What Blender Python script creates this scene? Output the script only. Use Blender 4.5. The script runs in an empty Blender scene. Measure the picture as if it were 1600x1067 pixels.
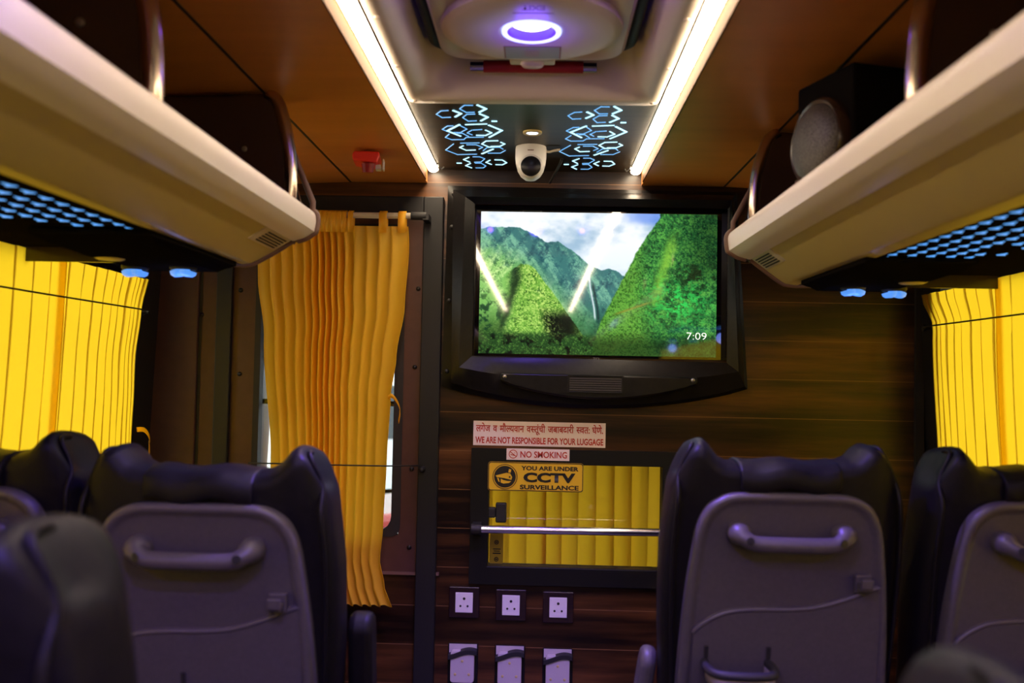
import bpy, bmesh, math, random
import numpy as np
from mathutils import Vector, Matrix
random.seed(7)
PI = math.pi
S = bpy.context.scene
COL = S.collection

# ------------------------------------------------------------------ camera
CAMZ = 1.25
def camera_matrix(yaw, pitch, roll):
    f = Vector((-math.sin(yaw)*math.cos(pitch), math.cos(yaw)*math.cos(pitch), math.sin(pitch)))
    r = f.cross(Vector((0, 0, 1))).normalized(); u = r.cross(f)
    c, s = math.cos(roll), math.sin(roll)
    r2 = r*c + u*s; u2 = u*c - r*s; b = -f
    M = Matrix(((r2.x, u2.x, b.x, 0), (r2.y, u2.y, b.y, 0), (r2.z, u2.z, b.z, CAMZ), (0, 0, 0, 1)))
    return M
cd = bpy.data.cameras.new('camera')
cam = bpy.data.objects.new('camera', cd); COL.objects.link(cam)
cam.matrix_world = camera_matrix(math.radians(1.739), math.radians(2.119), math.radians(1.12))
cd.sensor_width = 36; cd.lens = 1450/1600*36; cd.clip_start = .02; cd.clip_end = 200
cd.dof.use_dof = True; cd.dof.focus_distance = 2.72; cd.dof.aperture_fstop = 3.2
S.camera = cam
S.view_settings.view_transform = 'Standard'; S.view_settings.look = 'None'
S.view_settings.exposure = 0.15; S.view_settings.gamma = 1
S.view_settings.use_curve_mapping = False

# ------------------------------------------------------------------ sky
W = bpy.data.worlds.new('overcast_sky'); S.world = W; W.use_nodes = True
bg = W.node_tree.nodes['Background']
bg.inputs['Color'].default_value = (.92, .97, 1, 1)
bg.inputs['Strength'].default_value = 3.8

# ------------------------------------------------------------------ materials
def mat(name, color, rough=.5, metal=0, spec=.5, emit=None, es=0, coat=0, sheen=0):
    m = bpy.data.materials.new(name); m.use_nodes = True
    b = m.node_tree.nodes['Principled BSDF']
    b.inputs['Base Color'].default_value = (*color, 1)
    b.inputs['Roughness'].default_value = rough
    b.inputs['Metallic'].default_value = metal
    b.inputs['Specular IOR Level'].default_value = spec
    b.inputs['Coat Weight'].default_value = coat
    b.inputs['Coat Roughness'].default_value = .03
    if emit:
        b.inputs['Emission Color'].default_value = (*emit, 1); b.inputs['Emission Strength'].default_value = es
    return m
def nd(m, t, **k):
    n = m.node_tree.nodes.new(t)
    for a, v in k.items(): setattr(n, a, v)
    return n
def lk(m, a, b): m.node_tree.links.new(a, b)
def noise_col(m, scale, c0, c1, p0=.35, p1=.65, detail=5, rough=.6, bump=0, coords='Object', distort=0):
    nt = m.node_tree; b = nt.nodes['Principled BSDF']
    tc = nd(m, 'ShaderNodeTexCoord'); mp = nd(m, 'ShaderNodeMapping'); mp.inputs['Scale'].default_value = scale
    n = nd(m, 'ShaderNodeTexNoise'); n.inputs['Scale'].default_value = 1; n.inputs['Detail'].default_value = detail
    n.inputs['Roughness'].default_value = rough; n.inputs['Distortion'].default_value = distort
    r = nd(m, 'ShaderNodeValToRGB')
    r.color_ramp.elements[0].position = p0; r.color_ramp.elements[1].position = p1
    r.color_ramp.elements[0].color = (*c0, 1); r.color_ramp.elements[1].color = (*c1, 1)
    lk(m, tc.outputs[coords], mp.inputs['Vector']); lk(m, mp.outputs['Vector'], n.inputs['Vector'])
    lk(m, n.outputs['Fac'], r.inputs['Fac']); lk(m, r.outputs['Color'], b.inputs['Base Color'])
    if bump:
        bu = nd(m, 'ShaderNodeBump'); bu.inputs['Strength'].default_value = bump; bu.inputs['Distance'].default_value = .002
        lk(m, n.outputs['Fac'], bu.inputs['Height']); lk(m, bu.outputs['Normal'], b.inputs['Normal'])
    return m, r, n
M = {}
# dark walnut laminate with long horizontal grain
m, r, n = noise_col(mat('walnut_laminate', (.1, .05, .02), .32, spec=.4), (1.3, 1.3, 19), (.014, .0055, .0025), (.21, .078, .021), .40, .80, 6, .62)
nt = m.node_tree; b = nt.nodes['Principled BSDF']
n2 = nd(m, 'ShaderNodeTexNoise'); mp2 = nd(m, 'ShaderNodeMapping'); tc2 = nd(m, 'ShaderNodeTexCoord')
mp2.inputs['Scale'].default_value = (.8, .8, 7); n2.inputs['Scale'].default_value = 1; n2.inputs['Detail'].default_value = 3
mr = nd(m, 'ShaderNodeMapRange'); mr.inputs['From Min'].default_value = .35; mr.inputs['From Max'].default_value = .68
mr.inputs['To Min'].default_value = .3; mr.inputs['To Max'].default_value = 1.3
mx = nd(m, 'ShaderNodeMix', data_type='RGBA', blend_type='MULTIPLY'); mx.inputs['Factor'].default_value = 1
lk(m, tc2.outputs['Object'], mp2.inputs['Vector']); lk(m, mp2.outputs['Vector'], n2.inputs['Vector'])
lk(m, n2.outputs['Fac'], mr.inputs['Value']); lk(m, r.outputs['Color'], mx.inputs[6]); lk(m, mr.outputs['Result'], mx.inputs[7])
# thin pale joint lines between the planks
sp = nd(m, 'ShaderNodeSeparateXYZ'); lk(m, tc2.outputs['Object'], sp.inputs['Vector'])
md = nd(m, 'ShaderNodeMath', operation='PINGPONG'); md.inputs[1].default_value = .057; lk(m, sp.outputs['Z'], md.inputs[0])
ls = nd(m, 'ShaderNodeMath', operation='LESS_THAN'); ls.inputs[1].default_value = .0012; lk(m, md.outputs[0], ls.inputs[0])
n3 = nd(m, 'ShaderNodeMath', operation='MULTIPLY'); n3.inputs[1].default_value = .8
lk(m, ls.outputs[0], n3.inputs[0])
mx2 = nd(m, 'ShaderNodeMix', data_type='RGBA'); mx2.inputs[7].default_value = (.2, .1, .04, 1)
lk(m, n3.outputs[0], mx2.inputs[0]); lk(m, mx.outputs[2], mx2.inputs[6]); lk(m, mx2.outputs[2], b.inputs['Base Color'])
M['wood'] = m
M['ceil'] = noise_col(mat('orange_brown_laminate', (.3, .12, .03), .36, spec=.4), (2, 14, 2), (.55, .20, .040), (.66, .24, .05), .3, .7)[0]
M['ceil_dark'] = mat('dark_roof_lining', (.05, .022, .01), .5)
M['panel'] = noise_col(mat('brushed_dark_panel', (.05, .04, .03), .38, spec=.22), (2, 60, 2), (.016, .010, .005), (.040, .026, .012), .35, .7)[0]
M['beige'] = mat('beige_plastic', (.56, .45, .18), .42, spec=.4)
M['ivory'] = mat('ivory_moulding', (.62, .53, .43), .38, spec=.5)
M['black'] = mat('black_plastic', (.006, .0055, .0055), .5, spec=.25)
M['gloss'] = noise_col(mat('black_moulding', (.01, .009, .009), .30, spec=.22), (60, 60, 60), (.006, .005, .005), (.010, .009, .009), .3, .7, bump=.2)[0]
M['bracket'] = mat('dark_glossy_plastic', (.035, .018, .012), .22, spec=.6)
M['bracket_edge'] = mat('bronze_glossy_edge', (.50, .40, .32), .18, metal=1)
M['nose'] = mat('pale_pinkish_moulding', (.86, .78, .74), .36, spec=.5)
M['lip'] = mat('amber_flange', (.062, .022, .004), .6, spec=.03)
M['under'] = mat('dark_rack_underside', (.010, .008, .007), .75, spec=0)
M['unit'] = mat('unit_black_plastic', (.008, .007, .007), .7, spec=0)
M['slat'] = mat('grille_slat_plastic', (.05, .045, .05), .35)
M['edge_trim'] = mat('brown_edge_trim', (.16, .085, .06), .45)
M['brown'] = noise_col(mat('brown_painted_panel', (.085, .035, .024), .42, spec=.4), (30, 30, 30), (.07, .029, .020), (.085, .036, .025), .3, .7)[0]
M['grey_frame'] = mat('charcoal_frame', (.013, .012, .012), .45, spec=.35)
M['leather'] = noise_col(mat('black_leatherette', (.006, .005, .006), .47, spec=.16), (90, 90, 90), (.0045, .004, .0042), (.0075, .0066, .0072), .3, .7, bump=.3)[0]
M['leather_side'] = M['leather']
M['shell'] = noise_col(mat('grey_moulded_plastic', (.2, .18, .18), .42, spec=.45), (120, 120, 120), (.060, .052, .053), (.074, .065, .064), .3, .7, bump=.12)[0]
M['chrome'] = mat('brushed_steel', (.75, .72, .7), .2, metal=1)
M['screw'] = mat('screw_steel', (.4, .38, .36), .35, metal=1)
M['dark_screw'] = mat('dark_screw', (.02, .016, .014), .4, metal=.4)
M['white'] = mat('white_plastic', (.72, .69, .64), .35)
M['socket'] = mat('socket_white', (.78, .72, .76), .35)
M['darkhole'] = mat('dark_hole', (.006, .005, .005), .6)
M['plate'] = mat('dark_plum_plate', (.02, .009, .010), .25, spec=.5)
M['red'] = mat('red_plastic', (.85, .04, .02), .35)
M['darkred'] = mat('red_handle', (.32, .012, .012), .4)
M['lens'] = mat('camera_lens', (.006, .005, .006), .3, spec=.25)
M['clearplastic'] = mat('clear_knob', (.6, .5, .46), .15, spec=.6)
M['floor'] = noise_col(mat('floor_vinyl', (.05, .04, .035), .5), (25, 25, 25), (.03, .025, .022), (.06, .05, .042), .3, .7)[0]
M['strip'] = mat('warm_light_diffuser', (.9, .85, .75), .5, emit=(1, .80, .55), es=30)
M['glow'] = mat('blue_white_led', (.2, .3, .4), .5, emit=(.16, .50, 1), es=.85)
M['glow_bright'] = mat('bright_blue_white_led', (.2, .3, .4), .5, emit=(.42, .80, 1), es=1.5)
M['tri'] = mat('blue_led_triangle', (.05, .15, .3), .5, emit=(.10, .40, 1), es=1.0)
M['hatch_lamp'] = mat('hatch_lamp_bulb', (.8, .8, 1), .4, emit=(.74, .74, 1), es=4)
M['hatch_ring'] = mat('hatch_lamp_ring', (.5, .6, 1), .4, emit=(.32, .36, 1), es=2.6)
M['violet'] = mat('violet_lamp_cup', (.03, .005, .2), .35, emit=(.09, .01, .75), es=.9)
M['spot'] = mat('small_led', (.8, .8, 1), .4, emit=(.62, .68, 1), es=6)
M['ventblue'] = mat('blue_lit_vent', (.1, .3, .8), .2, emit=(.10, .34, 1), es=.75)
M['paper'] = mat('pale_pink_sticker', (.90, .74, .77), .45)
M['redink'] = mat('red_ink', (.52, .03, .015), .5)
M['yellow'] = mat('yellow_sticker', (.82, .50, .03), .4)
M['blackink'] = mat('black_ink', (.012, .010, .010), .5)
M['fadedink'] = mat('faded_ink', (.36, .26, .30), .5)
M['pale_lilac'] = mat('frosted_acrylic', (.30, .25, .29), .35)
M['frost'] = mat('frosted_pale_panel', (.5, .44, .46), .35)
M['seal'] = mat('black_rubber', (.012, .011, .012), .6)
M['grille_cloth'] = noise_col(mat('speaker_grille', (.09, .085, .08), .5, metal=.3), (300, 300, 300), (.05, .047, .044), (.16, .15, .14), .35, .65, bump=.4)[0]
M['rod'] = mat('cream_rod', (.6, .52, .40), .35)
M['cord'] = mat('black_cord', (.012, .010, .010), .6)
M['screen_off'] = mat('tv_black_glass', (.004, .004, .004), .04, coat=1)
M['asphalt'] = noise_col(mat('asphalt', (.3, .3, .3), .8), (9, 9, 9), (.26, .26, .26), (.38, .37, .36), .3, .7)[0]
M['carred'] = mat('red_car_paint', (.30, .006, .008), .25, coat=.7)
M['carwhite'] = mat('white_car_paint', (.8, .8, .8), .25, coat=.7)
M['carglass'] = mat('car_glass', (.03, .04, .05), .08)
M['tyre'] = mat('tyre_rubber', (.02, .02, .02), .8)
M['plaster'] = noise_col(mat('pale_plaster', (.7, .7, .66), .8), (3, 3, 3), (.62, .64, .58), (.76, .76, .72), .3, .7)[0]
M['foliage'] = noise_col(mat('foliage', (.12, .22, .08), .6), (9, 9, 9), (.08, .16, .05), (.3, .42, .2), .35, .65)[0]
M['bark'] = mat('bark', (.12, .08, .05), .8)
def white_text(): return mat('white_screen_digits', (.8, .8, .8), .5, emit=(1, 1, 1), es=1.0)
M['digits'] = white_text()

def glass_mat(name, tint, refl=.08):
    m = bpy.data.materials.new(name); m.use_nodes = True; nt = m.node_tree
    nt.nodes.remove(nt.nodes['Principled BSDF']); out = nt.nodes['Material Output']
    t = nd(m, 'ShaderNodeBsdfTransparent'); t.inputs['Color'].default_value = (*tint, 1)
    g = nd(m, 'ShaderNodeBsdfGlossy'); g.inputs['Roughness'].default_value = .02
    f = nd(m, 'ShaderNodeFresnel'); f.inputs['IOR'].default_value = 1.45
    mx = nd(m, 'ShaderNodeMixShader')
    lk(m, f.outputs[0], mx.inputs[0]); lk(m, t.outputs[0], mx.inputs[1]); lk(m, g.outputs[0], mx.inputs[2])
    lk(m, mx.outputs[0], out.inputs['Surface'])
    return m
M['glass'] = glass_mat('window_glass', (.9, .93, .92))
M['tint'] = glass_mat('side_window_glass', (.88, .88, .86))
M['acrylic'] = glass_mat('clear_acrylic', (.8, .78, .8))

def cloth_mat(name, front, trans, mixf):
    m = bpy.data.materials.new(name); m.use_nodes = True; nt = m.node_tree
    nt.nodes.remove(nt.nodes['Principled BSDF']); out = nt.nodes['Material Output']
    d = nd(m, 'ShaderNodeBsdfDiffuse'); t = nd(m, 'ShaderNodeBsdfTranslucent'); gl = nd(m, 'ShaderNodeBsdfGlossy')
    gl.inputs['Roughness'].default_value = .45; gl.inputs['Color'].default_value = (1, .85, .5, 1)
    d.inputs['Color'].default_value = (*front, 1); t.inputs['Color'].default_value = (*trans, 1)
    mx = nd(m, 'ShaderNodeMixShader'); mx.inputs[0].default_value = mixf
    m2 = nd(m, 'ShaderNodeMixShader'); m2.inputs[0].default_value = .035
    tc = nd(m, 'ShaderNodeTexCoord'); mp = nd(m, 'ShaderNodeMapping'); mp.inputs['Scale'].default_value = (350, 350, 350)
    n = nd(m, 'ShaderNodeTexNoise'); n.inputs['Scale'].default_value = 1
    bu = nd(m, 'ShaderNodeBump'); bu.inputs['Strength'].default_value = .15; bu.inputs['Distance'].default_value = .001
    lk(m, tc.outputs['Object'], mp.inputs[0]); lk(m, mp.outputs[0], n.inputs['Vector']); lk(m, n.outputs['Fac'], bu.inputs['Height'])
    for q in (d, t, gl): lk(m, bu.outputs[0], q.inputs['Normal'])
    lk(m, d.outputs[0], mx.inputs[1]); lk(m, t.outputs[0], mx.inputs[2])
    lk(m, mx.outputs[0], m2.inputs[1]); lk(m, gl.outputs[0], m2.inputs[2]); lk(m, m2.outputs[0], out.inputs['Surface'])
    return m
M['curtain'] = cloth_mat('yellow_curtain_cloth', (.82, .44, .012), (1, .63, .018), .80)
M['cabin_curtain'] = cloth_mat('cabin_curtain_cloth', (.80, .44, .02), (.9, .50, .02), .6)
M['door_curtain'] = cloth_mat('golden_curtain_cloth', (.98, .58, .035), (1, .62, .03), .50)

# ------------------------------------------------------------------ mesh helpers
def link(o): COL.objects.link(o); return o
def obj(name, bm, m, parent=None, smooth=None, bevel=0, seg=2, subsurf=0):
    bmesh.ops.recalc_face_normals(bm, faces=bm.faces)
    me = bpy.data.meshes.new(name); bm.to_mesh(me); bm.free()
    return mobj(name, me, m, parent, smooth, bevel, seg, subsurf)
def mobj(name, me, m, parent=None, smooth=None, bevel=0, seg=2, subsurf=0):
    if m is not None and not me.materials: me.materials.append(m)
    o = link(bpy.data.objects.new(name, me))
    if parent is not None: o.parent = parent
    if smooth is not None:
        for p in me.polygons: p.use_smooth = True
        if smooth < 179: me.set_sharp_from_angle(angle=math.radians(smooth))
    if bevel:
        b = o.modifiers.new('bevel', 'BEVEL'); b.width = bevel; b.segments = seg; b.limit_method = 'ANGLE'; b.angle_limit = math.radians(40)
    if subsurf:
        s = o.modifiers.new('subsurf', 'SUBSURF'); s.levels = subsurf; s.render_levels = subsurf
    return o
def thing(name, label, cat, loc=(0, 0, 0), rotz=0, group=None):
    o = link(bpy.data.objects.new(name, None)); o.location = loc; o.rotation_euler = (0, 0, rotz)
    o.empty_display_size = .05
    return tag(o, label, cat, group)
def tag(o, label, cat, group=None, kind=None):
    o['label'] = label; o['category'] = cat
    if group: o['group'] = group
    if kind: o['kind'] = kind
    return o
def struct(o, label, cat): return tag(o, label, cat, kind='structure')
def B(): return bmesh.new()
def box(bm, x0, x1, y0, y1, z0, z1, mtx=None):
    vs = [bm.verts.new(Vector((x, y, z)) if mtx is None else mtx @ Vector((x, y, z))) for x in (x0, x1) for y in (y0, y1) for z in (z0, z1)]
    for f in ((0, 1, 3, 2), (4, 6, 7, 5), (0, 4, 5, 1), (2, 3, 7, 6), (0, 2, 6, 4), (1, 5, 7, 3)):
        bm.faces.new([vs[i] for i in f])
    return bm
def prism(bm, pts, ax, a0, a1):
    """extrude a 2-D outline along axis ax; pts are the other two axes in xyz order"""
    def P(p, a):
        if ax == 'x': return (a, p[0], p[1])
        if ax == 'y': return (p[0], a, p[1])
        return (p[0], p[1], a)
    A = [bm.verts.new(P(p, a0)) for p in pts]; Bv = [bm.verts.new(P(p, a1)) for p in pts]
    n = len(pts)
    bm.faces.new(A); bm.faces.new(Bv[::-1])
    for i in range(n): bm.faces.new((A[i], A[(i+1) % n], Bv[(i+1) % n], Bv[i]))
    return bm
def loft(bm, rings, close=True, cap0=False, cap1=False):
    R = [[bm.verts.new(p) for p in r] for r in rings]; n = len(R[0])
    for a, b in zip(R, R[1:]):
        for i in range(n if close else n-1):
            bm.faces.new((a[i], a[(i+1) % n], b[(i+1) % n], b[i]))
    if cap0: bm.faces.new(R[0])
    if cap1: bm.faces.new(R[-1][::-1])
    return bm
def tube(bm, pts, r, n=8, cap=True, flat=1.0, up=None):
    pts = [Vector(p) for p in pts]; rs = r if isinstance(r, (list, tuple)) else [r]*len(pts)
    rings = []; ref = up
    for i, p in enumerate(pts):
        t = (pts[min(i+1, len(pts)-1)] - pts[max(i-1, 0)]).normalized()
        if ref is None: ref = Vector((0, 0, 1)) if abs(t.z) < .9 else Vector((1, 0, 0))
        s = t.cross(ref).normalized(); u = s.cross(t).normalized()
        rings.append([p + (s*math.cos(2*PI*k/n) + u*math.sin(2*PI*k/n)*flat)*rs[i] for k in range(n)])
    return loft(bm, rings, True, cap, cap)
def lathe(bm, prof, c=(0, 0, 0), n=24, axis='z', mtx=None, caps=True):
    """prof: (radius, height) pairs turned round an axis through c"""
    rings = []
    for r, h in prof:
        ring = []
        for k in range(n):
            a = 2*PI*k/n; x, y = r*math.cos(a), r*math.sin(a)
            v = Vector((x, y, h)) if axis == 'z' else (Vector((x, -h, y)) if axis == 'y' else Vector((h, x, y)))
            ring.append((mtx @ v if mtx is not None else v) + Vector(c))
        rings.append(ring)
    return loft(bm, rings, True, caps and prof[0][0] > 1e-6, caps and prof[-1][0] > 1e-6)
def disc(bm, c, r, axis='y', n=20, d=.001):
    return lathe(bm, [(r, 0), (r, d)], c, n, axis)
def rrect(x0, x1, z0, z1, r, k=5):
    out = []
    for cx, cz, a0 in ((x1-r, z1-r, 0), (x0+r, z1-r, 90), (x0+r, z0+r, 180), (x1-r, z0+r, 270)):
        for i in range(k+1):
            a = math.radians(a0 + 90*i/k); out.append((cx + r*math.cos(a), cz + r*math.sin(a)))
    return out
def catmull(pts, k=6, closed=False):
    pts = [Vector(p) for p in pts]; n = len(pts); out = []
    for i in range(n if closed else n-1):
        if closed: a, b, c, d = pts[i-1], pts[i], pts[(i+1) % n], pts[(i+2) % n]
        else: a, b, c, d = pts[max(i-1, 0)], pts[i], pts[i+1], pts[min(i+2, n-1)]
        for j in range(k):
            t = j/k
            out.append(.5*((2*b) + (c-a)*t + (2*a-5*b+4*c-d)*t*t + (3*b-a-3*c+d)*t**3))
    if not closed: out.append(pts[-1])
    return out
def frame(bm, o, i, ax, a0, a1):
    """rectangular frame between outer (x0,x1,z0,z1) and inner rectangle, with depth a0..a1 on axis ax"""
    def P(p, z, a): return (p, a, z) if ax == 'y' else (a, p, z)
    def R(q, a): return [P(q[0], q[2], a), P(q[1], q[2], a), P(q[1], q[3], a), P(q[0], q[3], a)]
    loft(bm, [R(o, a0), R(o, a1), R(i, a1), R(i, a0), R(o, a0)])
    return bm
_dg = None
def text_mesh(body, h, width=None, bold=0.0, shear=0, align='CENTER'):
    c = bpy.data.curves.new('lettering', 'FONT'); c.body = body; c.size = 1; c.offset = bold; c.resolution_u = 3; c.shear = shear
    o = bpy.data.objects.new('lettering', c); COL.objects.link(o)
    bpy.context.view_layer.update()
    me = bpy.data.meshes.new_from_object(o.evaluated_get(bpy.context.evaluated_depsgraph_get()))
    bpy.data.objects.remove(o); bpy.data.curves.remove(c)
    return me
def fit_text(me, cx, cz, y, width, height, parent, m, name='lettering'):
    co = np.zeros(len(me.vertices)*3); me.vertices.foreach_get('co', co); co = co.reshape(-1, 3)
    mn, mxx = co.min(0), co.max(0)
    out = np.zeros_like(co)
    out[:, 0] = ((co[:, 0]-mn[0])/(mxx[0]-mn[0]) - .5)*width + cx
    out[:, 2] = ((co[:, 1]-mn[1])/(mxx[1]-mn[1]) - .5)*height + cz
    out[:, 1] = y
    me.vertices.foreach_set('co', out.ravel()); me.update()
    return mobj(name, me, m, parent)
def near(x, z, y): return (x*y/2.75, CAMZ + (z-CAMZ)*y/2.75)

# ------------------------------------------------------------------ the setting
CX0 = -.022
def wall_x(side, z): return (-1.158 + .037*(z-1.2)) if side < 0 else (1.128 - .037*(z-1.2))
def side_wall(name, side, label):
    bm = B(); t = .05
    def piece(y0, y1, z0, z1): box(bm, 0, t*side, y0, y1, z0, z1)
    piece(-3.4, 4.0, 0, .72); piece(-3.4, 4.0, 1.66, 2.0)
    for y0, y1 in ((-3.4, -2.9), (.02, .16), (2.64, 3.02), (3.86, 4.0)): piece(y0, y1, .72, 1.66)
    for v in bm.verts: v.co.x += wall_x(side, v.co.z)
    return struct(obj(name, bm, M['brown']), label, 'wall')
side_wall('wall_left', -1, 'dark brown left side wall with curtained windows')
side_wall('wall_right', 1, 'dark right side wall with curtained window beside the wood partition')
def side_window(name, side, y0, y1, label):
    z0, z1 = .72, 1.66; root = thing(name, label, 'window'); root['kind'] = 'structure'
    bm = B(); frame(bm, (y0-.06, y1+.105, z0-.03, z1+.03), (y0+.03, y1-.035, z0+.03, z1-.03), 'x', -.008*side, .045*side)
    for v in bm.verts: v.co.x += wall_x(side, v.co.z)
    obj('window_frame', bm, M['grey_frame'], root)
    bm = B(); box(bm, .028*side, .032*side, y0+.02, y1-.03, z0+.02, z1-.02)
    for v in bm.verts: v.co.x += wall_x(side, v.co.z)
    obj('pane', bm, M['tint'], root)
    return root
side_window('window_3', -1, .16, 2.64, 'left side window behind yellow curtains')
side_window('window_4', 1, .16, 2.64, 'right side window behind yellow curtains')
side_window('window_5', -1, -2.9, .02, 'rear left side window')
side_window('window_6', 1, -2.9, .02, 'rear right side window')
struct(obj('floor', box(B(), -1.25, 1.25, -3.4, 4.0, -.05, 0), M['floor']), 'dark vinyl coach floor', 'floor')
struct(obj('wall_back', box(B(), -1.25, 1.25, -3.45, -3.4, 0, 2), M['wood']), 'wooden rear wall behind the camera', 'wall')
struct(obj('roof', box(B(), -1.25, 1.25, -3.45, 4.0, 1.985, 2.02), M['ceil_dark']), 'outer roof skin above the ceiling panels', 'roof')
# ceiling: lower outer panels, each stepping up to the middle bay, and the middle bay behind the hatch
bm = B()
for y0, y1 in ((-3.4, 2.752),):
    box(bm, -.575, -.346, y0, y1, 1.822, 1.98); box(bm, .292, .535, y0, y1, 1.822, 1.98)
prism(bm, [(-1.16, 1.795), (-.579, 1.822), (-.579, 1.98), (-1.16, 1.98)], 'y', -3.4, 2.752)
prism(bm, [(.539, 1.822), (1.13, 1.795), (1.13, 1.98), (.539, 1.98)], 'y', -3.4, 2.752)
ceiling = struct(obj('ceiling', bm, M['ceil'], smooth=30), 'orange brown laminate ceiling panels on both sides of the light strips', 'ceiling')
bm = B(); box(bm, -.3455, .2915, -3.4, .78, 1.866, 1.98)
obj('centre_panel', bm, M['panel'], ceiling)
bm = B(); box(bm, -.580, -.574, -3.4, 2.751, 1.8212, 1.83); box(bm, .534, .540, -3.4, 2.751, 1.8212, 1.83)
obj('seam', bm, M['seal'], ceiling)
# partition wall with the hole of the small window, wood all over
bm = B()
Wy0, Wy1 = 2.75, 2.80
wx0, wx1, wz0, wz1 = -.160, .40, .676, 1.010
for x0, x1, z0, z1 in ((-.31, wx0, 0, 1.99), (wx1, 1.16, 0, 1.99), (wx0, wx1, 0, wz0), (wx0, wx1, wz1, 1.99),
                       (-1.2, -.31, 0, .665), (-1.2, -.31, 1.776, 1.99)):
    box(bm, x0, x1, Wy0, Wy1, z0, z1)
bmesh.ops.remove_doubles(bm, verts=bm.verts, dist=1e-5)
struct(obj('wall_front', bm, M['wood']), 'dark walnut plank partition wall behind the television', 'wall')
struct(obj('trim_1', box(B(), -1.15, -.285, 2.738, 2.7505, .660, .668), M['edge_trim']), 'thin pale sill line under the tall glazed panel', 'trim')
struct(obj('trim_2', box(B(), 1.095, 1.118, 2.735, 2.7505, .3, 1.56), M['seal']), 'black corner bead where partition meets right wall', 'trim')

# tall glazed panel at the left of the partition
win2 = thing('window_2', 'tall glazed brown metal panel left of the wood partition', 'window'); win2['kind'] = 'structure'
bm = B()
box(bm, -.352, -.293, 2.722, 2.80, .0, 1.776); box(bm, -1.2, -.352, 2.722, 2.80, 1.722, 1.776)
obj('outer_frame', bm, M['grey_frame'], win2, bevel=.003)
bm = B()
box(bm, -.408, -.352, 2.742, 2.79, .665, 1.722); box(bm, -.845, -.408, 2.742, 2.79, .665, .775)
box(bm, -.845, -.408, 2.742, 2.79, 1.69, 1.722); box(bm, -.919, -.845, 2.742, 2.79, .665, 1.722)
obj('inner_panel', bm, M['brown'], win2)
obj('side_panel', box(B(), -1.2, -1.022, 2.736, 2.79, .665, 1.722), M['brown'], win2, bevel=.004)
obj('groove', box(B(), -1.022, -1.012, 2.746, 2.79, .665, 1.722), M['seal'], win2)
obj('side_panel', box(B(), -1.012, -.966, 2.740, 2.79, .665, 1.722), M['brown'], win2, bevel=.003)
obj('post', box(B(), -.966, -.919, 2.728, 2.79, .665, 1.722), M['grey_frame'], win2, bevel=.004)
# rubber seal with rounded corners and the pane
def ring_plate(bm, outer, inner, y0, y1):
    R = [[(p[0], y, p[1]) for p in q] for q, y in ((outer, y0), (outer, y1), (inner, y1), (inner, y0), (outer, y0))]
    return loft(bm, R)
obj('rubber_seal', ring_plate(B(), rrect(-.850, -.403, .770, 1.695, .03), rrect(-.832, -.4295, .785, 1.682, .045), 2.739, 2.775), M['seal'], win2)
obj('pane', prism(B(), rrect(-.840, -.42, .778, 1.69, .03), 'y', 2.765, 2.769), M['glass'], win2)
for x, z in ((-.365, 1.503), (-.370, 1.27), (-.372, .97), (-.374, .74), (-.897, 1.49), (-.893, 1.24), (-1.012, 1.415)):
    obj('screw', lathe(B(), [(.0001, .006), (.004, .0055), (.007, .002), (.007, 0)], (x, 2.742, z), 10, 'y'), M['dark_screw'], win2, smooth=60)

# small window in the partition
win1 = thing('window_1', 'small black framed sliding window in the wood partition', 'window'); win1['kind'] = 'structure'
bm = B(); frame(bm, (-.196, .43, .640, 1.036), (-.142, .364, .693, .992), 'y', 2.733, 2.79)
obj('window_frame', bm, M['black'], win1, bevel=.003)
obj('pane', box(B(), -.15, .372, 2.762, 2.765, .686, .999), M['glass'], win1)
bm = B(); box(bm, -.122, -.090, 2.742, 2.762, .818, .876); box(bm, -.165, -.122, 2.738, 2.762, .832, .862)
obj('slide_latch', bm, M['seal'], win1, bevel=.004)

# cabin and street beyond the partition
struct(obj('wall_cabin', box(B(), -1.2, 1.16, 3.96, 4.0, 1.32, 1.99), M['black']), 'dark header above the windscreen beyond the partition', 'wall')
bm = B(); box(bm, -1.2, 1.16, 3.96, 4.0, 0, .42)
struct(obj('wall_dash', bm, M['black']), 'dark dashboard wall below the windscreen', 'wall')
obj_g = obj('window_7', box(B(), -1.15, 1.12, 3.975, 3.98, .42, 1.32), M['glass'])
struct(obj_g, 'windscreen glass beyond the partition', 'window')
for n_, s_ in ((8, -1), (9, 1)):
    bm = B(); box(bm, .02*s_, .025*s_, 3.0, 3.88, .70, 1.68)
    for v in bm.verts: v.co.x += wall_x(s_, v.co.z)
    struct(obj('window_%d' % n_, bm, M['tint']), 'cabin side window pane beyond the partition, %s side' % ('left' if s_ < 0 else 'right'), 'window')
struct(obj('ground', box(B(), -14, 14, 2, 26, -.8, -.75), M['asphalt']), 'grey street surface outside the windscreen', 'ground')

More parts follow.
